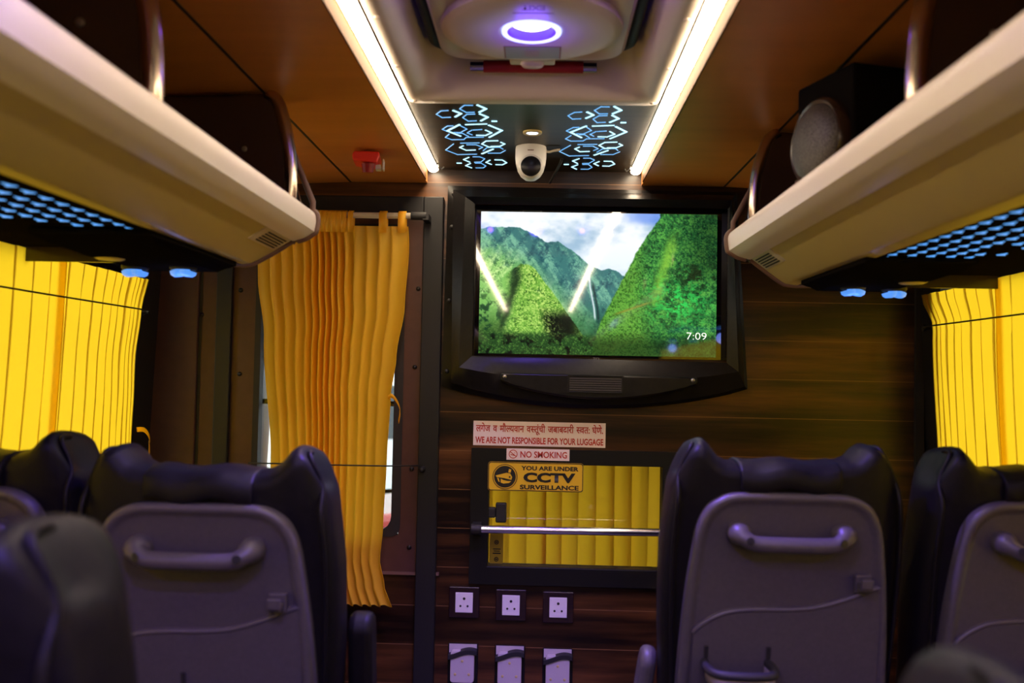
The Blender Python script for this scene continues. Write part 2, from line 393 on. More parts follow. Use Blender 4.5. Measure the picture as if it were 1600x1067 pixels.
# ------------------------------------------------------------------ curtains
def curtain_sheet(name, P, nu, nv, m, parent=None, thick=0):
    """P(u, v) -> point; u along the width, v from top (0) to bottom (1)"""
    vs = [P(i/nu, j/nv) for j in range(nv+1) for i in range(nu+1)]
    fs = [(j*(nu+1)+i, j*(nu+1)+i+1, (j+1)*(nu+1)+i+1, (j+1)*(nu+1)+i) for j in range(nv) for i in range(nu)]
    me = bpy.data.meshes.new(name); me.from_pydata(vs, [], fs); me.update()
    return mobj(name, me, m, parent, smooth=180)
def lerp(a, b, t): return a + (b-a)*t
def interp(tab, x):
    if x <= tab[0][0]: return tab[0][1]
    for (a, p), (b, q) in zip(tab, tab[1:]):
        if x <= b:
            t = (x-a)/(b-a); t = t*t*(3-2*t); return p + (q-p)*t
    return tab[-1][1]
def fold(f, ov=.16):
    """one pleat: a broad panel that runs on past the next one, then doubles back under it"""
    if f < .82: t = f/.82; return (1+ov)*t, 1 - 2*t*t*(3-2*t)*.9
    t = (f-.82)/.18; q = t*t*(3-2*t); return 1+ov - ov*q, -.8 + 1.8*q
def side_curtain(side, ytab0, ytab1, n, seed, label, group=None, crowd=0, inset=0):
    """ytab0/ytab1: how the rear and front edges run with height"""
    rnd = random.Random(seed); ph = [rnd.uniform(-.5, .5) for _ in range(n+3)]; am = [rnd.uniform(.65, 1.2) for _ in range(n+3)]
    z0, z1 = 1.503, .80
    def P(u, v):
        z = lerp(z0, z1, v); a = interp(ytab0, -z); b = interp(ytab1, -z)
        t = u*n; k = int(min(t, n-1e-6)); f = t-k
        # broad flat pleat with a narrow overlapping return
        amp = .0017*lerp(am[k], am[k+1], f)*(1 - .5*math.exp(-((z-1.41)/.03)**2))
        ff, dd = fold(f, .02*am[k])
        d = amp*dd
        g = (k + ff)/n
        g = lerp(g, g**(1 - .0), 1) + .10*ph[k]*math.sin(PI*f)*(v-.3)/n
        # pleats crowd together towards the front corner
        g = g + crowd*(g - g*g)*.9
        y = lerp(a, b, min(1, max(0, g)))
        x = wall_x(side, z) - side*(.030 + inset + d + .006*math.sin(3*v+ph[k]))
        return (x, y, z)
    root = thing('window_curtain', label, 'curtain', (0, 0, 0), 0, group)
    curtain_sheet('cloth', P, n*14, 26, M['curtain'], root)
    # hem strip down the rear edge
    return root
L_edge = [(-1.60, 2.625), (-1.53, 2.60), (-1.412, 2.557), (-1.28, 2.535), (-1.15, 2.545), (-.8, 2.575)]
c1 = side_curtain(-1, [(-1.6, 2.085), (-.8, 2.07)], L_edge, 11, 3, 'yellow pleated curtain gathered at left window corner nearest the partition', crowd=.75)
c2 = side_curtain(-1, [(-1.6, .9), (-.8, .9)], [(-1.6, 2.118), (-.8, 2.098)], 17, 5, 'yellow pleated curtain at left edge of view, rear of the gathered one', inset=.016)
R_edge = [(-1.60, 2.69), (-1.50, 2.675), (-1.408, 2.603), (-1.36, 2.606), (-1.05, 2.592), (-.8, 2.59)]
c3 = side_curtain(1, [(-1.6, 2.20), (-1.41, 2.19), (-.8, 2.17)], R_edge, 9, 8, 'yellow pleated curtain on right window touching the wood partition corner', crowd=.6)
c4 = side_curtain(1, [(-1.6, .9), (-.8, .9)], [(-1.6, 2.228), (-1.41, 2.218), (-.8, 2.198)], 18, 9, 'yellow pleated curtain at far right edge of view, behind the right seat', inset=.016)
for s_, sd in ((-1, 21), (1, 22)):
    side_curtain(s_, [(-1.6, -2.85), (-.8, -2.85)], [(-1.6, .895), (-.8, .895)], 40, sd, 'yellow pleated curtain behind the camera on the %s side' % ('left' if s_ < 0 else 'right'))
# tie-back loops
def loop(parent, pts, m, w=.011):
    pts = [Vector(p) for p in catmull(pts, 6)]; bm = B(); n = len(pts); rows = []
    for p in pts: rows.append((bm.verts.new(p + Vector((0, 0, w*.2))), bm.verts.new(p + Vector((0, .004, -w)))))
    for a, b in zip(rows, rows[1:]): bm.faces.new((a[0], a[1], b[1], b[0]))
    o = obj('tie_loop', bm, m, parent, smooth=180)
    s = o.modifiers.new('solid', 'SOLIDIFY'); s.thickness = .003
    return o
loop(c1, [(-1.115, 2.55, 1.085), (-1.11, 2.585, 1.082), (-1.108, 2.615, 1.06), (-1.108, 2.625, 1.02), (-1.112, 2.62, .99)], M['curtain'])
def cord(name, pts, label, knobs):
    root = thing(name, label, 'cord')
    obj('cord', tube(B(), pts, .0022, 6), M['cord'], root, smooth=180)
    for p in knobs:
        bm = B(); lathe(bm, [(.0001, .0), (.010, .0), (.010, .006), (.005, .012), (.005, .022), (.0001, .024)], p, 12, 'x' if abs(p[0]) > .9 else 'y')
        obj('end_hook', bm, M['seal'], root, smooth=50)
    return root
xl = wall_x(-1, 1.41)+.060; xr = wall_x(1, 1.41)-.060
cord('curtain_line', [(xl, .9, 1.41), (xl, 2.0, 1.41), (xl, 2.55, 1.412), (xl-.03, 2.605, 1.412)], 'black cord holding left window curtains flat', [(wall_x(-1, 1.41)+.012, 2.607, 1.411)])
cord('curtain_line', [(xr, .9, 1.41), (xr, 2.0, 1.408), (xr, 2.60, 1.408), (xr+.03, 2.66, 1.408)], 'black cord holding right window curtains flat', [(wall_x(1, 1.41)-.035, 2.665, 1.408)])

# door curtain on its rod
rodz, rody = 1.703, 2.665
rod = thing('curtain_rod', 'cream curtain rod with black end bracket above the golden curtain', 'curtain rod')
x0, z_ = near(-.86, 1.722, rody); x1, z1_ = near(-.362, 1.7195, rody); rodz = z_
obj('pole', tube(B(), [(x0, rody, rodz), (x1, rody, rodz)], .0088, 14), M['rod'], rod, smooth=60)
bm = B(); lathe(bm, [(.0115, 0), (.0115, .045)], (x1-.03, rody, rodz), 14, 'x'); box(bm, x1+.005, x1+.022, rody-.008, 2.722, rodz-.012, rodz+.006)
obj('end_bracket', bm, M['seal'], rod, smooth=40)
dl = [(-1.735, -.870), (-1.54, -.850), (-1.35, -.826), (-.985, -.795), (-.56, -.775)]
dr = [(-1.735, -.404), (-1.62, -.398), (-1.45, -.407), (-1.30, -.428), (-1.18, -.442), (-1.0, -.449), (-.80, -.455), (-.70, -.462), (-.62, -.446), (-.56, -.423)]
dc = thing('door_curtain', 'long golden curtain hanging on tab loops before the tall glass panel', 'curtain')
# pleat borders across the width at the top: tight in the middle, broad at the right
cuts = [0, .085, .165, .245, .315, .365, .410, .450, .490, .530, .575, .635, .72, .80, .885, 1.0]
# share of the width at the bottom
ncut = len(cuts)-1; rnd = random.Random(4)
ampd = [rnd.uniform(.7, 1.25) for _ in range(ncut+1)]
def PD(u, v):
    z = lerp(1.690, .565, v); yb = 2.672 - .02*v
    a, zz = interp(dl, -z), z; b = interp(dr, -z)
    t = u*ncut; k = int(min(t, ncut-1e-6)); f = t-k
    s = lerp(cuts[k], cuts[k+1], f); su = u
    wid = (cuts[min(k+1, ncut)]-cuts[k])
    mixv = .15 + .45*min(1, max(0, (v-.1)/.7))
    spos = lerp(s, su, mixv*.6)
    w = 2*PI*f
    tight = min(1, .042/wid)
    amp = (.006 + .016*tight)*lerp(ampd[k], ampd[min(k+1, ncut)], f)*(1 - .55*math.exp(-(v/.04)**2))
    amp *= lerp(1, .8, v)
    ff, dd = fold(f, .03 + .15*tight*ampd[k])
    d = amp*dd
    s = cuts[k] + (cuts[min(k+1, ncut)]-cuts[k])*ff
    spos = lerp(s, (k+ff)/ncut, mixv*.6)
    x = lerp(a, b, min(1.004, max(-.004, spos)))
    y = yb - d
    xx, zq = near(x, z, y)
    return (xx, y, zq + (.003*math.sin(w) if v > .99 else 0))
curtain_sheet('cloth', PD, ncut*14, 44, M['door_curtain'], dc)
hb = B()   # stitched heading line and tabs
for k, xw in enumerate((-.850, -.815, -.780, -.745, -.712, -.683, -.668, -.653, -.638, -.623, -.608, -.592, -.572, -.475, -.418)):
    xx = xw*rody/2.75; bm = B()
    wd = .0075 if xw < -.5 else .011
    prof = [(rody-.014, rodz-.052), (rody-.0175, rodz-.02), (rody-.014, rodz+.006), (rody, rodz+.0135), (rody+.014, rodz+.006), (rody+.016, rodz-.02), (rody+.012, rodz-.045)]
    loft(bm, [[(xx-wd, p, q), (xx+wd, p, q)] for p, q in prof], close=False)
    o = obj('tab_loop', bm, M['door_curtain'], dc, smooth=180)
    s = o.modifiers.new('solid', 'SOLIDIFY'); s.thickness = .002
loop(dc, [(-.432, 2.655, 1.185), (-.420, 2.645, 1.190), (-.405, 2.65, 1.172), (-.398, 2.66, 1.145), (-.402, 2.665, 1.115)], M['door_curtain'], .009)
zc = 1.25 + (.9744-1.25)*2.60/2.75
obj_c = cord('curtain_line', [(-.82, 2.615, zc), (-.6, 2.605, zc), (-.42, 2.615, zc), (-.335, 2.70, zc-.005)], 'black cord across the golden curtain before the tall glass panel', [(-.338, 2.722, .972)])
# curtain in the cabin behind the small window
def PC(u, v):
    n = 15; t = u*n; k = min(n-1, int(t)); f = t-k
    rr = random.Random(k*7+1); a = rr.uniform(.5, 1.3); e = rr.uniform(-.25, .25); ff, dd = fold(f, .08*a)
    return (-.30 + .80*(k+ff+e*math.sin(PI*f)*(.3+v))/n, 2.90 + .013*a*dd + .02*math.sin(5*u), lerp(1.15, .55, v))
cc = thing('cabin_curtain', 'yellow curtain seen through the small partition window', 'curtain')
curtain_sheet('cloth', PC, 240, 10, M['cabin_curtain'], cc)
obj('rail', tube(B(), [(-1.17, 2.90, 1.155), (1.14, 2.90, 1.155)], .008, 8), M['black'], cc, smooth=60)

# ------------------------------------------------------------------ ceiling light strips
def light_strip(cx, label, hook):
    t = thing('light_strip', label, 'ceiling light', (cx, 0, 0), 0, None)
    w, y0, y1, zb, zt = .0150, -3.05, 2.715, 1.847, 1.8655
    prof = []
    for k in range(9):
        a = PI + PI*k/8; prof.append((w*math.cos(a), 1.856 + .0095*math.sin(a)))
    rings = []
    for y, s in ((y1+.014, .15), (y1+.011, .6), (y1+.005, .9), (y1, 1), (y0, 1), (y0-.01, .2)):
        rings.append([(x*s, y, 1.856 + (z-1.856)*s) for x, z in prof])
    obj('diffuser', loft(B(), rings, True, True, True), M['strip'], t, smooth=60)
    obj('side_flange', box(B(), -hook*.0175, -hook*.0203, y0, y1-.02, 1.8205, 1.8655), M['lip'], t)
    obj('channel', box(B(), -.0150, .0150, y0, y1, 1.8565, 1.8658), M['chrome'], t)
    bm = B(); tube(bm, [(hook*.019, 2.665, 1.866), (hook*.021, 2.665, 1.852), (hook*.030, 2.668, 1.846), (hook*.036, 2.67, 1.853)], .0028, 6)
    obj('end_hook', bm, M['screw'], t, smooth=60)
    return t
light_strip(-.3250, 'long warm white ceiling light strip on the left of the roof hatch', 1)
light_strip(.2710, 'long warm white ceiling light strip on the right of the roof hatch', -1)

# glowing panel at the front of the middle bay
PAT = [('n',[(-0.223,2.124),(-0.240,2.128),(-0.254,2.156),(-0.243,2.184),(-0.223,2.180)]),('k',[(-0.211,2.124),(-0.195,2.148),(-0.211,2.176)]),('n',[(-0.163,2.081),(-0.182,2.081),(-0.195,2.110),(-0.182,2.138),(-0.163,2.136)]),('n',[(-0.163,2.151),(-0.182,2.154),(-0.194,2.182),(-0.183,2.212),(-0.163,2.208)]),('k',[(-0.152,2.078),(-0.134,2.107),(-0.151,2.135)]),('k',[(-0.151,2.149),(-0.134,2.176),(-0.152,2.208)]),('k',[(-0.125,2.210),(-0.115,2.210)]),('m',[(-0.192,2.244),(-0.140,2.235)]),('k',[(-0.135,2.246),(-0.105,2.294),(-0.140,2.361)]),('k',[(-0.207,2.244),(-0.243,2.303),(-0.214,2.353)]),('n',[(-0.224,2.256),(-0.238,2.258),(-0.254,2.290),(-0.242,2.310)]),('n',[(-0.206,2.253),(-0.192,2.284),(-0.211,2.318),(-0.228,2.317)]),('n',[(-0.220,2.325),(-0.207,2.324),(-0.193,2.356)]),('n',[(-0.241,2.334),(-0.254,2.368),(-0.240,2.390),(-0.208,2.387),(-0.200,2.365)]),('n',[(-0.200,2.365),(-0.155,2.361)]),('n',[(-0.180,2.293),(-0.194,2.321),(-0.183,2.339)]),('n',[(-0.177,2.293),(-0.155,2.287)]),('m',[(-0.146,2.292),(-0.132,2.317),(-0.149,2.344),(-0.172,2.343)]),('n',[(-0.220,2.425),(-0.170,2.420)]),('n',[(-0.239,2.434),(-0.267,2.502),(-0.239,2.553),(-0.185,2.545)]),('m',[(-0.215,2.453),(-0.226,2.472),(-0.211,2.503),(-0.186,2.498)]),('n',[(-0.205,2.442),(-0.180,2.440),(-0.164,2.467),(-0.175,2.488)]),('m',[(-0.120,2.395),(-0.151,2.400),(-0.164,2.431),(-0.147,2.463),(-0.133,2.460)]),('m',[(-0.140,2.456),(-0.117,2.454),(-0.103,2.428),(-0.113,2.411)]),('n',[(-0.165,2.506),(-0.152,2.468),(-0.118,2.464),(-0.110,2.484)]),('k',[(-0.170,2.540),(-0.137,2.486)]),('n',[(-0.153,2.532),(-0.119,2.530),(-0.104,2.498)]),('k',[(-0.249,2.657),(-0.238,2.656)]),('m',[(-0.210,2.584),(-0.227,2.612),(-0.212,2.642)]),('m',[(-0.211,2.658),(-0.227,2.688),(-0.212,2.716)]),('n',[(-0.198,2.577),(-0.179,2.576),(-0.166,2.599),(-0.179,2.638),(-0.198,2.642)]),('n',[(-0.197,2.654),(-0.180,2.653),(-0.168,2.688),(-0.177,2.714),(-0.199,2.715)]),('m',[(-0.152,2.615),(-0.165,2.642),(-0.151,2.668)]),('m',[(-0.138,2.610),(-0.117,2.611),(-0.106,2.644),(-0.119,2.671),(-0.138,2.670)])]
pan = thing('ceiling_panel', 'dark ceiling panel with two clusters of glowing blue white angular lines', 'ceiling panel')
obj('board', box(B(), -.3445, .291, 2.0552, 2.7495, 1.862, 1.98), M['panel'], pan)
def strokes(sel, dx):
    bm = B()
    for k, pl in PAT:
        if k not in sel: continue
        w = {'n': .0013, 'm': .0018, 'k': .0027}[k]
        for a, b in zip(pl, pl[1:]):
            # strokes look even in width on the board: a flat bar with rounded ends
            A, Bv = Vector((a[0]+dx, a[1])), Vector((b[0]+dx, b[1])); d = (Bv-A).normalized(); n = Vector((-d.y, d.x))
            wx = Vector((n.x*w*.85, n.y*w*1.5))
            e = d*w*.7
            prism(bm, [tuple(A-e+wx), tuple(A-e-wx), tuple(Bv+e-wx), tuple(Bv+e+wx)], 'z', 1.8606, 1.8622)
    return bm
for nm, dx in (('left', 0), ('right', .3095)):
    o = obj('light_pattern', strokes('n', dx), M['glow'], pan)
    o2 = obj('light_pattern', strokes('mk', dx), M['glow_bright'], pan)
def downlight(c, r, label, group=None, es=None):
    t = thing('ceiling_spotlight', label, 'ceiling light', c, 0, group)
    obj('ring', lathe(B(), [(r, 0), (r, -.004), (r*.8, -.006), (r*.6, -.004), (r*.6, 0)], (0, 0, 0), 28), M['edge_trim'] if es else M['beige'], t, smooth=40)
    obj('led', lathe(B(), [(r*.6, -.001), (r*.6, -.0035), (.0001, -.0045)], (0, 0, 0), 24), M['spot'], t, smooth=60)
    return t
downlight((-.029, 2.305, 1.862), .024, 'small round spotlight in dark ceiling panel above the dome camera')
# further lamps of the middle bay behind the photographer
def blue_lamp(x, y, power, spot=75):
    l = bpy.data.lights.new('blue_lamp', 'SPOT'); l.energy = power; l.color = (.20, .10, 1); l.spot_size = math.radians(spot*2); l.spot_blend = .6; l.shadow_soft_size = .035
    o = link(bpy.data.objects.new('blue_lamp', l)); o.location = (x, y, 1.852)
    return o
blue_lamp(-.026, 1.665, 95, 50)
blue_lamp(-.03, 2.3, 9, 56)
for i, (x, y, p) in enumerate(((-.20, .35, 52), (.22, -.15, 62), (-.02, -1.2, 25))):
    downlight((x, y, 1.866), .035, 'round blue spotlight in the ceiling behind the hatch', 'ceiling spotlights behind the hatch')
    blue_lamp(x, y, p)

# ------------------------------------------------------------------ roof hatch
h = thing('roof_hatch', 'beige roof escape hatch with round blue lit lamp in ceiling', 'roof hatch')
hx0, hx1, hy0, hy1 = -.305, .252, .80, 2.055
outer = rrect(hx0, hx1, hy0, hy1, .015, 4); 
def rr(x0, x1, y0, y1, r, z): return [(p[0], p[1], z) for p in rrect(x0, x1, y0, y1, r, 6)]
rings = [rr(hx0, hx1, hy0, hy1, .02, 1.866), rr(hx0, hx1, hy0, hy1, .02, 1.859), rr(hx0+.004, hx1-.004, hy0+.004, hy1-.004, .02, 1.856),
         rr(hx0+.028, hx1-.028, hy0+.03, hy1-.045, .035, 1.856), rr(hx0+.034, hx1-.034, hy0+.036, hy1-.051, .04, 1.862),
         rr(hx0+.047, hx1-.047, hy0+.045, hy1-.062, .05, 1.868), rr(hx0+.062, hx1-.062, hy0+.06, hy1-.085, .05, 1.905), rr(hx0+.066, hx1-.066, hy0+.07, hy1-.105, .05, 1.945)]
obj('frame', loft(B(), rings), M['ivory'], h, smooth=50)
obj('roof_panel', box(B(), hx0+.02, hx1-.02, hy0+.02, hy1-.02, 1.942, 1.97), M['seal'], h)
for x, y in ((-.288, 1.55), (.237, 1.55), (-.288, 2.03), (.237, 2.03), (-.292, 1.80), (.239, 1.80)):
    obj('screw', lathe(B(), [(.006, .0), (.005, -.003), (.0001, -.004)], (x, y, 1.856), 10), M['ivory'], h, smooth=60)
# rubber seal round the lid
sl = [(p[0], p[1], 1.915) for p in rrect(-.222, .170, .95, 1.855, .05, 6)]
obj('seal', tube(B(), sl + sl[:1], .011, 8, cap=False), M['seal'], h, smooth=180)
lid = [rr(-.205, .153, .97, 1.842, .05, 1.915), rr(-.207, .155, .97, 1.844, .05, 1.893), rr(-.200, .148, .975, 1.838, .05, 1.884), rr(-.178, .126, 1.0, 1.828, .05, 1.884),
       rr(-.172, .120, 1.01, 1.822, .045, 1.888)]
lid.append([(-.026+.062*math.cos(math.atan2(p[1]-1.665, p[0]+.026)), 1.665+.062*math.sin(math.atan2(p[1]-1.665, p[0]+.026)), 1.888) for p in lid[-1]])
obj('lid', loft(B(), lid), M['ivory'], h, smooth=40)
# round boss cut straight at its front
def boss(r, z):
    out = []
    for k in range(48):
        a = 2*PI*k/48; out.append((-.026 + r*math.cos(a), min(1.818, 1.665 + r*math.sin(a)), z))
    return out
obj('round_boss', loft(B(), [boss(.168, 1.889), boss(.164, 1.878), boss(.150, 1.874), boss(.148, 1.8735), boss(.062, 1.8735), boss(.058, 1.8760), boss(.052, 1.8780)], True, False, False), M['ivory'], h, smooth=35)
lmp = obj('lamp_ring', lathe(B(), [(.054, .010), (.054, .0005), (.050, -.001), (.045, .001), (.0445, .010)], (-.026, 1.665, 1.8725), 40, caps=False), M['hatch_ring'], h, smooth=40)
obj('lamp_cup', lathe(B(), [(.0445, .0), (.043, .014), (.040, .028), (.0001, .030)], (-.026, 1.665, 1.874), 40, caps=False), M['violet'], lmp, smooth=60)
obj('bulb', lathe(B(), [(.037, .020), (.037, .014), (.028, .010), (.0001, .0085)], (-.026, 1.665, 1.876), 32), M['hatch_lamp'], lmp, smooth=60)
# handle bar, latch and labels
bar = obj('release_bar', tube(B(), [(-.130, 1.936, 1.902), (.080, 1.936, 1.902)], .0125, 14), M['darkred'], h, smooth=50)
obj('bar_end', tube(B(), [(-.158, 1.936, 1.902), (-.129, 1.936, 1.902)], .010, 12), M['chrome'], bar, smooth=50)
obj('bar_end', tube(B(), [(.079, 1.936, 1.902), (.108, 1.936, 1.902)], .010, 12), M['chrome'], bar, smooth=50)
bm = B(); box(bm, -.072, .020, 1.842, 1.874, 1.884, 1.895)
la = obj('latch', bm, M['ivory'], h, bevel=.004)
obj('latch_knob', lathe(B(), [(.024, .006), (.024, -.004), (.020, -.008), (.0001, -.009)], (-.026, 1.858, 1.884), 24, mtx=Matrix.Diagonal((1, .75, 1))), M['clearplastic'], la, smooth=50)
bm = B(); box(bm, -.079, -.077, 1.735, 1.800, 1.8728, 1.8734); box(bm, .027, .029, 1.735, 1.800, 1.8728, 1.8734); box(bm, -.079, .029, 1.734, 1.736, 1.8728, 1.8734)
st = obj('instruction_label', box(B(), -.080, .030, 1.733, 1.801, 1.8730, 1.8737), M['pale_lilac'], h)
obj('red_border', bm, M['darkred'], st)
bm = B(); prism(bm, rrect(-.040, -.012, 1.752, 1.788, .004), 'z', 1.8727, 1.8731)
obj('pictogram', bm, M['fadedink'], st)
me = text_mesh('EXIT', .02, bold=.03)
co = np.zeros(len(me.vertices)*3); me.vertices.foreach_get('co', co); co = co.reshape(-1, 3)
mn, mxx = co.min(0), co.max(0)
o2 = np.zeros_like(co)    # read from the seats that face it: turned half round on the lid
o2[:, 0] = -.022 + ((co[:, 0]-mn[0])/(mxx[0]-mn[0])-.5)*.040
o2[:, 1] = 1.550 + ((co[:, 1]-mn[1])/(mxx[1]-mn[1])-.5)*.022
o2[:, 2] = 1.8732
o2[:, 0] = -.044 - o2[:, 0]
me.vertices.foreach_set('co', o2.ravel()); me.update()
mobj('exit_lettering', me, M['fadedink'], h)
obj('lettering_line', box(B(), -.058, .014, 1.572, 1.575, 1.8731, 1.8736), M['fadedink'], h)

# ------------------------------------------------------------------ dome camera, its lead, spotlight lead
dcx, dcy = -.034, 2.462
cm = thing('security_camera', 'white dome security camera hanging from the dark ceiling panel', 'camera', (dcx, dcy, 1.862))
obj('housing', lathe(B(), [(.0405, 0), (.0415, -.006), (.0415, -.030), (.0395, -.048), (.0345, -.066), (.026, -.080), (.014, -.089), (.0001, -.092)], (0, 0, 0), 36), M['white'], cm, smooth=60)
tilt = Matrix.Rotation(math.radians(-24), 3, 'X')
eye = obj('eyeball', lathe(B(), [(.0335, -.002), (.0335, .018), (.031, .030), (.027, .036)], Vector((.001, -.012, -.060)), 32, 'y', mtx=Matrix.Rotation(math.radians(-18), 3, 'X') if False else None), M['white'], cm, smooth=60)
obj('lens', lathe(B(), [(.0265, .030), (.0265, .038), (.020, .0415), (.0001, .043)], Vector((.001, -.012, -.062)), 30, 'y'), M['lens'], eye, smooth=50)
bm = B(); tube(bm, catmull([(.034, .0, -.006), (.048, .0, -.012), (.060, -.005, -.010), (.078, -.005, -.007)]), .0035, 8)
obj('lead', bm, M['rod'], cm, smooth=60)
bm = B(); tube(bm, [(.044, -.003, -.022), (.050, -.006, -.024)], .003, 8)
fit_text(text_mesh('CCTV', .006, bold=.02), 0, -.0185, -.0424, .018, .004, cm, M['redink'], 'marking') if False else None
obj('marking', box(B(), -.008, .008, -.0425, -.0415, -.019, -.0165), M['edge_trim'], cm)
w = thing('cable', 'thin black wire dropping from ceiling panel to the television surround', 'cable')
obj('lead', tube(B(), catmull([(.052, 2.58, 1.861), (.046, 2.60, 1.848), (.030, 2.655, 1.828), (.020, 2.69, 1.815)]), .004, 8), M['cord'], w, smooth=180)

# ------------------------------------------------------------------ red emergency hammer on the ceiling
hm = thing('emergency_hammer', 'red emergency hammer holder on the orange brown ceiling', 'hammer', (-.456, 2.375, 1.815), math.radians(6))
bm = B()
prism(bm, [(-.030, 0), (.032, 0), (.034, -.010), (.028, -.030), (-.034, -.024), (-.036, -.008)], 'y', -.045, .035)
obj('holder', bm, M['red'], hm, bevel=.004, smooth=40)
bm = B(); tube(bm, [(.004, -.030, -.030), (.004, -.028, -.052)], [.017, .0135], 14); 
obj('hammer_handle', bm, M['darkred'], hm, smooth=50)
bm = B(); box(bm, .022, .036, -.02, .01, -.040, -.028); box(bm, .040, .044, -.02, .01, -.040, -.014)
obj('clip', bm, M['white'], hm, bevel=.001)

# ------------------------------------------------------------------ luggage racks
def rack(side, prof, yend, label, yb_list, pat_seed, y0=-3.0):
    c = CX0; sx = side
    X = lambda a: c + sx*a
    t = thing('luggage_rack', label, 'luggage rack')
    nose = catmull([(prof[0][0]+.050, prof[0][1]-.004), (prof[0][0]+.020, prof[0][1]+.008)] + prof[0:3], 5)
    outerp = [tuple(v) for v in nose] + [tuple(v) for v in catmull([prof[2], ((prof[2][0]*.55+prof[3][0]*.45), prof[2][1]*.45+prof[3][1]*.55-.002), prof[3]], 3)[1:]]
    lipx, lipz = prof[3]
    # small crease where the nose ends, then the broad sloping face
    outerp += [(lipx+.001, lipz+.002), (lipx+.004, lipz+.0015)]
    E, F = prof[4], prof[5]
    outerp += [tuple(v) for v in catmull([(lipx+.004, lipz+.0015), ((lipx+E[0])/2, (lipz+E[1])/2-.001), (E[0]-.010, E[1]+.0035), (E[0]+.001, E[1]-.0002), F], 4)[1:]]
    inner = [(F[0], F[1]+.014), (E[0], E[1]+.018), (lipx+.012, lipz+.018), (prof[2][0]+.016, prof[2][1]+.008), (prof[0][0]+.030, prof[0][1]-.012)]
    isp = next(i for i, p in enumerate(outerp) if p == (lipx+.001, lipz+.002))
    nosep = outerp[:isp+1]; facep = outerp[isp:]
    bm = B(); prism(bm, [(X(a), b) for a, b in nosep + inner[2:]], 'y', y0, yend)
    obj('nose_moulding', bm, M['nose'], t, smooth=28)
    bm = B(); prism(bm, [(X(a), b) for a, b in facep + inner[:3]], 'y', y0, yend)
    obj('front_panel', bm, M['beige'], t, smooth=28)
    zu = F[1]
    obj('underside', prism(B(), [(X(F[0]-.012), zu+.003), (X(.880), zu+.004), (X(.888), zu+.012), (X(.888), zu+.03), (X(F[0]-.012), zu+.03)], 'y', y0, yend-.005), M['under'], t)
    obj('tray', prism(B(), [(X(F[0]-.002), zu+.030), (X(1.13), zu+.030), (X(1.13), zu+.042), (X(F[0]-.002), zu+.042)], 'y', y0, yend-.005), M['under'], t)
    obj('lining', prism(B(), [(X(1.085), zu+.042), (X(1.12), zu+.042), (X(1.11), 1.79), (X(1.07), 1.79)], 'y', y0, yend-.005), M['ceil_dark'], t)
    # edge of the underside, pale bead between sloping face and dark board
    # triangles of light
    rnd = random.Random(pat_seed); bm = B()
    for row in range(6):
        xa = .650 + .0365*row
        for k in range(40):
            y = yend - .455 - .0165*row*(1 if row % 2 else .9) - k*.043 - (.0215 if row % 2 else 0)
            if y < .25: break
            if row > 3 and rnd.random() < .25: continue
            # a dart: broad base with a short pointed top
            p = [(xa-.0075, y+.007), (xa+.0080, y+.007), (xa+.0060, y+.002), (xa+.0030, y+.000), (xa+.0008, y-.016), (xa-.0035, y+.000), (xa-.0065, y+.003)]
            prism(bm, [(X(a), b) for a, b in p], 'z', zu+.0022, zu+.0042)
    obj('light_pattern', bm, M['tri'], t)
    # brackets standing in the rack opening
    A = prof[0]
    for yb in yb_list:
        edge = catmull([(A[0]+.034, A[1]+.004), (A[0]+.034, A[1]+.05), (A[0]+.040, A[1]+.12), (A[0]+.062, 1.792), (A[0]+.085, 1.814)], 5)
        pl = [(X(v.x), v.y) for v in edge] + [(X(1.06), 1.795), (X(1.06), zu+.045), (X(F[0]+.02), zu+.045)]
        o = obj('bracket', prism(B(), pl, 'y', yb-.012, yb+.012), M['bracket'], t, smooth=40)
        ed = [(X(v.x-.001), yb, v.y) for v in edge]
        obj('rounded_edge', tube(B(), ed, .0155, 12), M['bracket_edge'], o, smooth=60)
        obj('screw', lathe(B(), [(.006, 0), (.005, .003), (.0001, .004)], (X(A[0]+.125), yb-.012, 1.70), 10, 'y'), M['screw'], o, smooth=60)
    # end cap and its brown edge strip
    cap = [(A[0]+.085, 1.812)] + [(p[0], p[1]) for p in outerp[4:]] + [(1.10, zu), (1.10, 1.795)]
    ec = obj('end_cap', prism(B(), [(X(a), b) for a, b in cap], 'y', yend, yend+.010), M['bracket'], t)
    line = [(A[0]+.086, yend+.004, 1.812), (A[0]+.043, yend+.004, 1.70), (A[0]+.004, yend+.004, A[1]+.022)] + [(p[0]-.002, yend+.004, p[1]) for p in outerp[8:]] + [(.88, yend+.004, zu)]
    rows = []; bm = B()
    for a, y, b in line: rows.append((X(a), b))
    for k, (a, b) in enumerate(rows):
        pass
    tube(bm, [(a, yend+.002, b) for a, b in rows], .0065, 8, flat=1.0)
    obj('edge_strip', bm, M['edge_trim'], ec, smooth=60)
    # small louvred vent on the sloping face
    D = Vector((X(lipx+.004), lipz+.0015)); Ev = Vector((X(E[0]), E[1])); d = (Ev-D).normalized(); nrm = Vector((d.y, -d.x))
    if nrm.y > 0: nrm = -nrm
    def V(s, n, y): q = D + d*s + nrm*n; return (q.x, y, q.y)
    def slab(bm, s0, s1, n0, n1, ya, yb):
        vs = [bm.verts.new(V(s, n, y)) for s in (s0, s1) for n in (n0, n1) for y in (ya, yb)]
        for f in ((0, 1, 3, 2), (4, 6, 7, 5), (0, 4, 5, 1), (2, 3, 7, 6), (0, 2, 6, 4), (1, 5, 7, 3)): bm.faces.new([vs[i] for i in f])
    ya, yb = yend-.185, yend-.014
